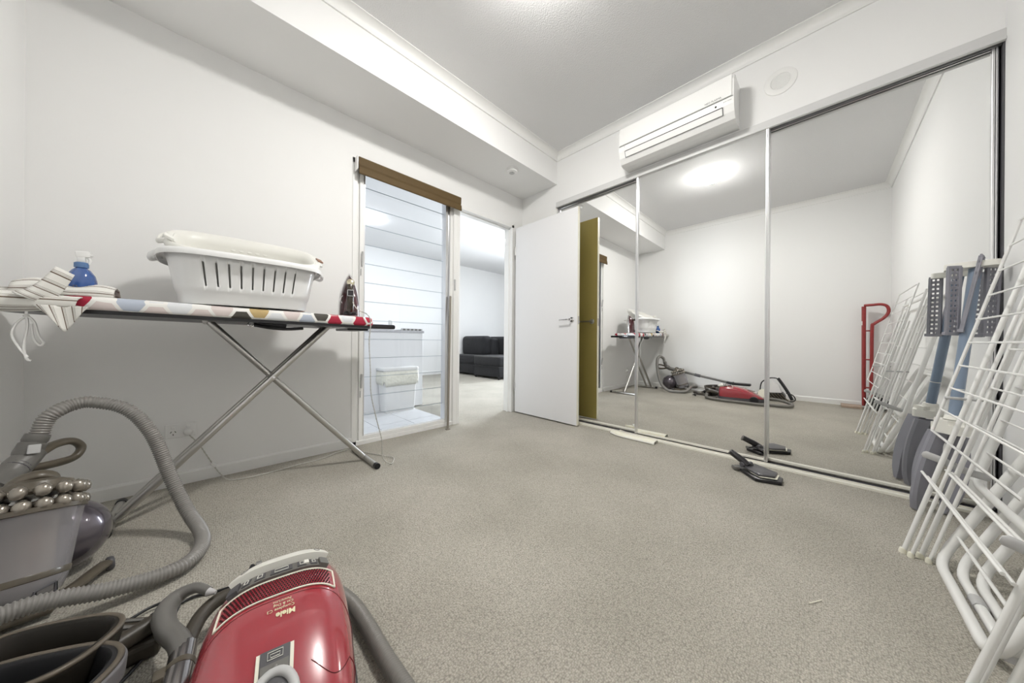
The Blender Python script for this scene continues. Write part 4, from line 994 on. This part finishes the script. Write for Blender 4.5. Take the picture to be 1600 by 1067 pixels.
# ================================================================== STEAM CLEANER heap (seen in the mirrors)
st = thing('carpet_washer', 'black and white carpet washer with coiled hose by the left wall, seen in the mirrors', 'carpet cleaner', (-.25, .42, 0))
b = nb(); prism(b, [(0, 0), (.20, 0), (.22, .04), (.17, .10), (.03, .12), (0, .08)], .16, Matrix.Translation((-.40, .34, .0)) @ Matrix(((0, 0, 1, 0), (1, 0, 0, 0), (0, 1, 0, 0), (0, 0, 0, 1)))); finish('base', b, BLACK, st)
b = nb(); prism(b, [(0, 0), (.12, -.01), (.16, .06), (.09, .14), (.03, .10)], .12, Matrix.Translation((-.38, .38, .12)) @ Matrix(((0, 0, 1, 0), (1, 0, 0, 0), (0, 1, 0, 0), (0, 0, 0, 1)))); finish('tank', b, WHITE, st)
b = nb(); tube(b, crom([(-.32, .42, .31), (-.31, .37, .23), (-.30, .31, .12), (-.29, .27, .03)], 6), .018, 10, sy=1.6); finish('handle', b, BLACK, st, smooth=60)
b = nb(); lathe(b, [(0, 0), (.055, 0), (.06, .01), (.055, .02), (0, .02)], (-.22, .56, .10), (.9, 0, .3), 24); finish('cap', b, CREAM, st, smooth=40)
b = nb(); lathe(b, [(0, 0), (.07, 0), (.075, .02), (.06, .06), (0, .06)], (-.28, .56, .07), (.9, 0, .3), 24); finish('motor_pod', b, DGREY, st, smooth=40)
b = nb(); tube(b, crom([(-.28, .60, .14), (-.27, .58, .25), (-.26, .50, .31), (-.29, .43, .31)], 6), .007, 8); tube(b, crom([(-.27, .33, .12), (-.24, .26, .10), (-.23, .24, .04), (-.24, .30, .012), (-.22, .36, .012)], 6), .007, 8); finish('cable', b, BLACK, st, smooth=60)
b = nb()
for k in range(5): boxm(b, Matrix.Translation((-.20, .33 + .035 * k, .05)) @ Matrix.Rotation(-.7, 4, 'X'), (-.03, -.006, -.05), (.0, .006, .08), .003)
finish('brush_bars', b, BRONZEP, st)

# ================================================================== RED SACK TRUCK (seen in the mirror)
sk = thing('hand_truck', 'red steel hand truck with a looped handle, seen in the right-hand mirror', 'hand truck', (-.42, -.42, 0))
b = nb(); tube(b, crom([(-.47, -.375, .03), (-.475, -.372, .3), (-.475, -.368, 1.25)], 4), .019, 12); tube(b, crom([(-.44, -.37, .05), (-.43, -.37, 1.24)], 3), .015, 12); finish('frame_tube', b, REDP, sk, smooth=50)
b = nb(); tube(b, crom([(-.40, -.425, .12), (-.395, -.428, .60), (-.39, -.43, .985), (-.39, -.445, 1.03), (-.39, -.52, 1.10), (-.395, -.555, 1.17), (-.40, -.545, 1.235), (-.41, -.50, 1.262), (-.43, -.43, 1.262), (-.45, -.37, 1.262)], 6), .0155, 12); finish('handle_loop', b, REDP, sk, smooth=60)
for z in (.26, .60, .95):
    b = nb(); tube(b, [(-.44, -.37, z), (-.396, -.428, z)], .008, 8); finish('cross_brace', b, REDP, sk, smooth=60)
for x in (-.50, -.33):
    b = nb(); lathe(b, [(0, -.02), (.05, -.02), (.075, -.022), (.085, -.012), (.085, .012), (.075, .022), (.05, .02), (0, .02)], (x, -.48, .087), (1, 0, 0), 28); finish('wheel', b, RUBBER, sk, smooth=40)
b = nb(); tube(b, [(-.50, -.48, .087), (-.33, -.48, .087)], .008, 8); tube(b, [(-.44, -.38, .10), (-.42, -.48, .087)], .010, 8); finish('axle', b, DGREY, sk)
b = nb(); box(b, (-.52, -.355, .002), (-.33, -.18, .030), .003); finish('toe_plate', b, WOODM, sk, label='light brown toe board')
b = nb(); box(b, (-.4535, -.368, 1.12), (-.4525, -.352, 1.17)) if False else tube(b, [(-.475, -.3685, 1.02), (-.475, -.3685, 1.07)], .0195, 12); finish('sticker', b, OFFW, sk)

# ================================================================== FLOOR ITEMS BY THE TRACK
vh = thing('vacuum_floor_head', 'black vacuum floor head lying by the mirror door track', 'vacuum head', (2.32, .27, 0))
# head plate corners on the floor: long side from (2.31,.333) to (2.22,.17)
def quad_slab(bm, pts, z0, z1, bev=.002):
    t = nb(); a = [t.verts.new(Vector((x, y, z0))) for x, y in pts]; c = [t.verts.new(Vector((x, y, z1))) for x, y in pts]; n = len(pts)
    t.faces.new(a[::-1]); t.faces.new(c)
    for i in range(n): t.faces.new((a[i], a[(i + 1) % n], c[(i + 1) % n], c[i]))
    if bev: bmesh.ops.bevel(t, geom=t.edges[:], offset=bev, segments=2, profile=.5, affect='EDGES')
    me = bpy.data.meshes.new('tmp'); t.to_mesh(me); t.free(); bm.from_mesh(me); bpy.data.meshes.remove(me)
b = nb(); quad_slab(b, [(2.225, .262), (2.262, .150), (2.345, .150), (2.445, .300), (2.385, .385), (2.330, .345)], .003, .020); finish('base_plate', b, BLACK, vh, smooth=30)
b = nb(); quad_slab(b, [(2.248, .245), (2.275, .170), (2.352, .168), (2.430, .282), (2.345, .318), (2.292, .290)], .024, .028, .001); finish('seal_strip', b, CREAM, vh)
b = nb(); quad_slab(b, [(2.250, .250), (2.280, .180), (2.358, .175), (2.435, .290), (2.365, .340), (2.300, .296)], .028, .040, .002); finish('top_cover', b, DGREY, vh, smooth=30)
b = nb(); tube(b, [(2.395, .300, .044), (2.350, .345, .040)], .016, 14); finish('pivot', b, DGREY, vh, smooth=40)
b = nb(); tube(b, [(2.36, .310, .040), (2.375, .345, .062), (2.395, .405, .092)], [.019, .020, .0185], 18); 
finish('neck_tube', b, BLACKG, vh, smooth=40)
b = nb(); lathe(b, [(.013, 0), (.0195, 0), (.0195, .005), (.013, .005)], (2.395, .405, .090), (.29, .85, .42), 20); finish('tube_lip', b, MGREY, vh)
b = nb(); lathe(b, [(0, 0), (.0125, 0), (.0125, .003), (0, .003)], (2.395, .405, .0915), (.29, .85, .42), 20); finish('tube_bore', b, DARKHOLE, vh)
b = nb(); boxm(b, Matrix.Translation((2.345, .372, .020)) @ Matrix.Rotation(.7, 4, 'Z'), (-.02, -.015, -.012), (.02, .015, .006), .004); finish('foot_pedal', b, MGREY, vh)
mp = thing('mop_pad', 'white mop pad with yellow stripes lying at the wardrobe track', 'mop pad', (2.50, 1.09, 0))
def padf(top):
    P_ = [(2.545, 1.300), (2.470, 1.215), (2.405, 1.190), (2.430, 1.10), (2.470, .90), (2.535, .905), (2.530, 1.10)]
    return P_
b = nb(); uvl = b.loops.layers.uv.verify()
c0, c1 = Vector((2.502, 1.285, 0)), Vector((2.492, .905, 0)); nU, nV = 20, 8; V = []
for i in range(nU + 1):
    u = i / nU; cc_ = c0.lerp(c1, u); hw = .045 if u > .22 else .010 + .035 * u / .22; dd = Vector((1, .0, 0)); row = []
    for j in range(nV + 1):
        s = -1 + 2 * j / nV; row.append(b.verts.new(cc_ + dd * (hw * s) + Vector((0, 0, .020 * (1 - s ** 4) + .002 + .002 * math.sin(u * 9)))))
    V.append(row)
for i in range(nU):
    for j in range(nV):
        f = b.faces.new((V[i][j], V[i + 1][j], V[i + 1][j + 1], V[i][j + 1]))
        for l, (a, c) in zip(f.loops, ((i, j), (i + 1, j), (i + 1, j + 1), (i, j + 1))): l[uvl].uv = (a / nU, c / nV)
o = finish('pad', b, PADM, mp, smooth=180)
b = nb(); rim = [V_ for V_ in ()]; tube(b, crom([(2.455, .905, .008), (2.452, 1.05, .008), (2.457, 1.19, .008), (2.495, 1.285, .008)], 6), .008, 8); finish('hem', b, OFFW, mp, smooth=60)
b = nb(); quad_slab(b, [(2.490, 1.195), (2.525, 1.155), (2.545, 1.175), (2.510, 1.215)], .022, .0235, 0); b.transform(Matrix.Translation((2.52, 1.185, .022)) @ Matrix.Rotation(.55, 4, 'Y') @ Matrix.Translation((-2.52, -1.185, -.022))); bmesh.ops.translate(b, vec=(0, 0, .012), verts=b.verts); finish('care_tag', b, WHITE, mp, label='white printed care tag')
sp_ = nb(); tube(sp_, [(1.300, .022, .004), (1.345, -.005, .004)], .0013, 6); o = finish('splinter', sp_, CREAM); tag(o, 'tiny pale splinter lying on the carpet near the clothes airers', 'splinter')
# strip leaning in the doorway
sk2 = nb(); d_ = Vector((1.612, 2.432, 1.205)) - Vector((1.540, 2.350, 0)); M_ = frame_m((1.540, 2.350, .002), d_, z=(0, -1, 0))
b = nb(); boxm(b, M_, (0, -.010, -.004), (d_.length, .010, .004), .001, 1)
pl = thing('leaning_strip', 'thin bronze metal strip leaning against the post between window and doorway', 'strip', (1.54, 2.35, 0)); finish('strip', b, STICKM, pl)
b = nb(); box(b, (1.522, 2.336, 0), (1.558, 2.364, .008), .002); finish('foot', b, STICKM, pl); sk2.free()

# ================================================================== HANGER STAND leaning on the mirror
hs = thing('folding_hanger_stand', 'folded grey hanger stand with a blue-grey pole and slotted arms, leaning on the mirror', 'clothes stand', (2.43, -.40, 0))
PB, PT = Vector((2.425, -.430, .46)), Vector((2.515, -.500, 1.143))
b = nb(); tube(b, [PB, PT], .0185, 18); finish('pole', b, BLUEP, hs, smooth=40)
b = nb(); pd = (PT - PB).normalized(); lathe(b, [(.0185, 0), (.0198, 0), (.0198, .003), (.0185, .003)], PB + pd * .125, pd, 20); finish('pole_ring', b, OFFW, hs)
# top plate and slotted arms
b = nb(); Mt = Matrix.Translation((2.515, -.492, 1.142)) @ Matrix.Rotation(math.radians(-8), 4, 'Z') @ Matrix.Rotation(math.radians(5), 4, 'Y')
prism(b, rrect(.075, .155, .03, 6), .026, Mt); bmesh.ops.bevel(b, geom=[e for e in b.edges], offset=.004, segments=2, affect='EDGES') if False else None
finish('top_plate', b, OFFW, hs, smooth=30)
def comb_arm(o, dn, wd, L_=.265, wdt=.034):
    """slotted arm hanging from o along dn; wd is its width direction"""
    dn = Vector(dn).normalized(); wd = Vector(wd); wd = (wd - dn * wd.dot(dn)).normalized(); n = dn.cross(wd); o = Vector(o)
    b = nb(); N = 13; st_ = L_ / N; t = .006
    def bx(x0, x1, y0, y1, z0=-t / 2, z1=t / 2):
        M_ = Matrix(((wd.x, dn.x, n.x, o.x), (wd.y, dn.y, n.y, o.y), (wd.z, dn.z, n.z, o.z), (0, 0, 0, 1))); boxm(b, M_, (x0, y0, z0), (x1, y1, z1), .0008, 1)
    bx(-wdt, -wdt + .011, 0, L_, -.006, .006); bx(wdt - .011, wdt, 0, L_, -.006, .006); bx(-.003, .003, 0, L_)
    for k in range(N + 1): bx(-wdt, wdt, k * st_ - .0070, k * st_ + .0070)
    bx(-wdt - .006, wdt + .006, L_ - .008, L_ + .006, -.008, .008)
    return finish('slotted_arm', b, BGREY, hs)
comb_arm((2.475, -.437, 1.150), (-.0, .02, -1), (.45, -.89, 0), .31, .024)
comb_arm((2.490, -.512, 1.190), (-.06, .16, -1), (.93, -.36, 0), .345, .022)
comb_arm((2.535, -.550, 1.145), (-.0, .03, -1), (.55, -.83, 0), .31, .026)
# hub and winged feet
b = nb(); Mh = frame_m(PB - pd * .07, pd, z=(1, 0, .2)); 
prism(b, rrect(.115, .085, .03, 6), .06, Matrix.Translation(PB - pd * .075) @ Matrix.Rotation(math.radians(35), 4, 'Z') @ Matrix.Translation((0, 0, 0)))
bmesh.ops.bevel(b, geom=[e for e in b.edges if abs(e.verts[0].co.z - e.verts[1].co.z) < 1e-4 and max(e.verts[0].co.z, e.verts[1].co.z) > .39], offset=.02, segments=4, affect='EDGES')
finish('hub', b, OFFW, hs, smooth=40)
lathe_b = nb(); lathe(lathe_b, [(.022, 0), (.030, 0), (.027, .02), (.022, .022)], PB - pd * .016, pd, 20); finish('hub_collar', lathe_b, OFFW, hs, smooth=40)
def wing(top, bot, out, w0, w1):
    """curved tapering foot blade"""
    top, bot, out = Vector(top), Vector(bot), Vector(out); d = (bot - top).normalized(); out = (out - d * out.dot(d)).normalized(); n = d.cross(out); rings = []
    for k in range(15):
        t = k / 14; c = top.lerp(bot, t) + out * (.030 * math.sin(PI * t * .9)); w = w0 + (w1 - w0) * t; w *= (1 - .5 * max(0, t - .85) / .15)
        rings.append([c + out * (w * .5) + n * .012, c + out * (w * .6), c + out * (w * .5) - n * .012, c - out * (w * .5) - n * .016, c - out * (w * .5) + n * .016])
    b = nb(); loft(b, rings); return finish('foot_blade', b, BGREY, hs, smooth=35)
wing((2.405, -.385, .385), (2.410, -.325, .006), (-.8, .6, 0), .062, .040)
wing((2.440, -.440, .375), (2.452, -.400, .006), (-.5, -.6, 0), .062, .040)
wing((2.475, -.395, .375), (2.492, -.355, .006), (.6, .7, 0), .060, .040)
for p in ((2.385, -.375, .12), (2.47, -.43, .13)):
    b = nb(); lathe(b, [(0, 0), (.005, 0), (.004, .003), (0, .004)], p, (-.8, .5, 0), 10); finish('rivet', b, WHITE, hs)

# ================================================================== CLOTHES AIRERS leaning on the right wall
def airer_thin(x0, x1, yb, label):
    t = thing('clothes_airer', label, 'clothes airer', ((x0 + x1) / 2, yb, 0), 'white folding clothes airers against the right wall')
    lean = -.235
    def pt(x, z, dy=0.0): return Vector((x, yb + lean * z + dy, z))
    # leg pairs, feet with caps
    for x, s in ((x1, 1), (x0, -1)):
        for k, (dx, dy, zt, r_) in enumerate(((0, 0, 1.16, .0068), (-.02 * s, -.016, 1.05, .005), (.0, -.040, 1.06, .0068), (-.022 * s, -.056, .98, .005))):
            b = nb(); tube(b, [pt(x + dx, .012, dy), pt(x + dx, zt, dy)], r_, 10); lg = finish('leg', b, WIRE, t, smooth=50)
            b = nb(); lathe(b, [(0, 0), (r_ + .004, 0), (r_ + .004, .008), (r_ + .001, .018), (0, .02)], pt(x + dx, 0, dy), (0, 0, 1), 10); finish('foot_cap', b, CREAM, lg, smooth=50)
    # top cross tubes
    for dy, z in ((0, 1.10), (-.045, 1.06)):
        b = nb(); tube(b, [pt(x0, z, dy), pt(x1, z, dy)], .0085, 10); finish('cross_tube', b, WIRE, t, smooth=50)
    # upper wing panel in front
    wy = .05
    def wing_panel(z0, z1, xa, xb, dy, n, nm='wing_frame'):
        b = nb(); c = [pt(xa, z0, dy), pt(xb, z0, dy), pt(xb, z1, dy), pt(xa, z1, dy)]
        tube(b, c, .0045, 8, closed=True); f = finish(nm, b, WIRE, t, smooth=50)
        for k in range(1, n):
            z = z0 + (z1 - z0) * k / n; b = nb(); tube(b, [pt(xa, z, dy), pt(xb, z, dy)], .0032, 6); finish('rung', b, WIRE, f, smooth=50)
    wing_panel(.475, 1.20, x0 - .02, x1 + .01, .045, 9)
    wing_panel(.52, 1.16, x0 + .02, x1 - .05, -.022, 5)
    wing_panel(.06, .315, x0 + .02, x1 + .02, .035, 3) if False else None
    for k, (z, dy) in enumerate(((.315, .028), (.30, .012), (.335, -.02), (.33, -.034))):
        b = nb(); tube(b, [pt(x1 + .02, z, dy), pt(x0 - .01, z, dy)], .0042, 8); finish('low_rung', b, WIRE, t, smooth=50)
    for x in (x1 + .015, x0 + .0):
        b = nb(); q = [pt(x, .385, .045), pt(x, .370, .0), pt(x, .345, -.06), pt(x, .335, -.11)]
        tube(b, crom(q, 5), [.006] + [.0125] * 14 + [.006], 10, sy=.35); finish('grey_bracket', b, LGREY, t, smooth=50, label='grey plastic bracket')
    for x in (x0, x1):
        b = nb(); tube(b, [pt(x, .60, .05), pt(x, .60, -.06)], .005, 8); finish('hinge_pin', b, LGREY, t, smooth=50)
    return t
def round_loop(pts, r, n=5):
    """closed polyline with rounded corners"""
    P = [Vector(p) for p in pts]; out = []; N = len(P)
    for i in range(N):
        a, b_, c = P[i - 1], P[i], P[(i + 1) % N]; u = (a - b_).normalized() * r; v = (c - b_).normalized() * r
        for k in range(n + 1):
            s = k / n; out.append((b_ + u) * (1 - s) ** 2 + b_ * 2 * s * (1 - s) + (b_ + v) * s ** 2)
    return out
def airer_thick(x0, x1, yb, label, lean=-.20, zt=1.12, r_=.0135):
    t = thing('clothes_airer', label, 'clothes airer', ((x0 + x1) / 2, yb, 0), 'white folding clothes airers against the right wall')
    def pt(x, z, dy=0.0): return Vector((x, yb + lean * z + dy, z))
    def pl(x, z, dy=0.0): return Vector((x, yb + .03 - .40 * z + dy, z))
    for dy, ins, z1 in ((0, 0, .62), (-.035, .035, .57), (-.065, .07, .52)):
        b = nb(); tube(b, round_loop([pl(x0 + ins, r_, dy), pl(x1 - ins, r_, dy), pl(x1 - ins, z1, dy), pl(x0 + ins, z1, dy)], .075), r_ if dy == 0 else r_ * .92, 12, closed=True); f = finish('tube_frame', b, WIRE, t, smooth=50)
    xw = x1 + .08
    b = nb(); tube(b, round_loop([pt(x0, .295, 0), pt(xw, .295, 0), pt(xw, zt, 0), pt(x0, zt, 0)], .05), .0115, 12, closed=True); f = finish('wing_frame', b, WIRE, t, smooth=50)
    for k in range(1, 7):
        z = .295 + (zt - .295) * k / 7; b = nb(); tube(b, [pt(x0, z, .005), pt(xw, z, .005)], .0036, 6); finish('rung', b, WIRE, f, smooth=50)
    for z in (.12, .24):
        b = nb(); tube(b, [pl(x0, z, .004), pl(x1, z, .004)], .0048, 8); finish('rung', b, WIRE, t, smooth=50)
    for x in (x0 + .05, x0 + .25):
        b = nb(); tube(b, [pl(x, r_, -.035), pl(x + .05, r_, -.035)], r_ * 1.12, 10); finish('grey_sleeve', b, LGREY, t, smooth=50, label='grey sleeve')
    return t
airer_thin(1.185, 1.88, -.222, 'thin white wire clothes airer with many rungs, standing in front of the tubular one')
airer_thick(1.37, 1.87, -.325, 'thick white tubular clothes airer with rounded frame, leaning behind the wire one', lean=-.225)

# ================================================================== KITCHEN AND LIVING ROOM
kb = thing('kitchen_bench', 'white kitchen bench end seen through the louvre window', 'kitchen bench', (1.3, 4.2, 0))
b = nb(); box(b, (.2, 3.455, .008), (1.895, 5.10, .885), .002, 1); finish('carcass', b, CABM, kb)
b = nb(); box(b, (.2, 3.445, .885), (1.91, 5.11, .912), .003, 1); finish('benchtop', b, TOPM, kb)
b = nb(); box(b, (1.895, 3.50, .65), (1.915, 3.515, .76), .002, 1); finish('handle', b, STEEL, kb)
tr = thing('dish_tray', 'grey and white chequered tray on the kitchen bench', 'tray', (1.76, 3.55, .912))
b = nb(); box(b, (1.63, 3.48, .912), (1.90, 3.66, .922), .002, 1); finish('base', b, LGREY, tr)
for k in range(5):
    b = nb(); box(b, (1.652 + .050 * k, 3.472, .914), (1.680 + .050 * k, 3.480, .932), .001, 1); finish('dark_square', b, MGREY, tr)
b = nb(); box(b, (1.63, 3.474, .914), (1.90, 3.484, .936), .001, 1); finish('edge', b, LGREY, tr)
GL = thin_glass('drinking_glass', (.93, .95, .97))
for i, (x, h_, r_) in enumerate(((1.43, .045, .016), (1.475, .055, .016), (1.515, .11, .026), (1.56, .05, .016))):
    b = nb(); lathe(b, [(0, 0), (r_ * .8, 0), (r_ * .8, .004), (r_ * .25, .01), (r_ * .25, h_ * .4), (r_, h_ * .6), (r_, h_), (r_ * .9, h_), (r_ * .85, h_ * .62), (0, h_ * .5)], (x, 3.50, .912), seg=16)
    o = finish('drinking_glass', b, GL if False else WHITE, smooth=50); tag(o, ('small white cup on the kitchen bench, farthest left', 'small white cup just left of the tall goblet', 'tall white goblet standing among the small cups', 'small white cup between the goblet and the tray')[i], 'cup', 'cups on the kitchen bench')
bn = thing('rubbish_bin', 'white rubbish bin with a liner folded over its rim, seen through the louvres', 'bin', (1.55, 3.40, .008))
b = nb(); BX, BY = 1.545, 3.375 
def br_(f, z): return [Vector((BX + x * f, BY + y * f, z)) for x, y in rrect(.40, .20, .03, 5)]
loft(b, [br_(.82, .008), br_(.84, .012), br_(.98, .46), br_(1.02, .462), br_(1.03, .475), br_(.96, .475), br_(.92, .44), br_(.80, .03)]); finish('body', b, WHITE, bn, smooth=35)
b = nb(); rr_ = []
base = rrect(.40, .20, .03, 10)
def lr(f, z, wv): return [Vector((BX + x * (f + .012 * math.sin(i * 1.9 + z * 40)), BY + y * (f + .02 * math.sin(i * 2.3)), z + wv * math.sin(i * .75) + wv * .6 * math.sin(i * .31))) for i, (x, y) in enumerate(base)]
loft(b, [lr(1.03, .455, 0), lr(1.045, .40, .003), lr(1.04, .35, .008), lr(1.02, .315, .018)], False, False); o = finish('liner', b, LINER, bn, smooth=180, label='crinkled translucent cream liner'); solidify(o, .002)
b = nb(); loft(b, [br_(1.05, .470), br_(1.06, .476), br_(1.05, .490), br_(1.0, .496)]); finish('rim_lid', b, WHITE, bn, smooth=35)
# sofa
so = thing('sofa', 'charcoal velvet corner sofa with tufted back cushions, seen through the doorway', 'sofa', (4.7, 5.5, 0))
def cush(name, lo, hi, bev=.06, puff=.0, parent=so, lab=None):
    b = nb(); box(b, lo, hi, bev, 4)
    return finish(name, b, SOFAM, parent, smooth=60, label=lab)
SX = 4.34
cush('seat_base', (SX, 5.47, .05), (5.25, 6.43, .27), .02); cush('seat_cushion', (SX - .01, 5.475, .26), (5.15, 6.425, .47), .05)
cush('chaise_base', (4.24, 4.62, .05), (5.25, 5.46, .27), .02); cush('chaise_cushion', (4.23, 4.615, .26), (5.15, 5.465, .48), .06)
bc1 = cush('back_cushion', (4.60, 5.56, .44), (4.90, 6.43, .92), .09); bc2 = cush('back_cushion', (5.06, 5.05, .44), (5.30, 6.0, .91), .09)
cush('sofa_back', (5.22, 4.62, .05), (5.40, 6.44, .82), .05); cush('sofa_back', (4.82, 5.50, .05), (5.04, 6.44, .86), .05)
for y in (5.85, 6.15):
    b = nb(); lathe(b, [(0, 0), (.014, 0), (.010, .007), (0, .009)], (4.598, y, .70), (-1, 0, 0), 12); finish('tuft_button', b, SOFAM, bc1)
    b = nb(); tube(b, [(4.60, y, .70), (4.615, y, .88)], .004, 6); finish('tuft_crease', b, BLACK, bc1)
for x, y in ((4.28, 4.67), (4.28, 5.42), (4.40, 6.33), (5.20, 4.68)):
    b = nb(); lathe(b, [(0, 0), (.022, 0), (.030, .05), (0, .05)], (x, y, .0), (0, 0, 1), 12); finish('foot', b, BLACK, so, smooth=40)
b = nb(); box(b, (4.225, 4.61, .255), (4.24, 5.46, .265)); finish('piping', b, BLACK, so)
b = nb(); tube(b, [(4.245, 4.63, .465), (4.245, 5.45, .465)], .005, 6); finish('piping', b, MGREY, so)
# glazed living-room opening that admits the daylight
b = nb(); 
for y in (3.65, 4.72, 5.80): box(b, (6.61, y, .2), (6.66, y + .05, 2.3))
box(b, (6.61, 3.65, .2), (6.66, 5.85, .25)); box(b, (6.61, 3.65, 2.25), (6.66, 5.85, 2.3)); w2 = struct('window_2', b, TRIM)
b = nb(); box(b, (6.63, 3.70, .25), (6.636, 5.80, 2.25)); finish('pane', b, GLASS, w2)
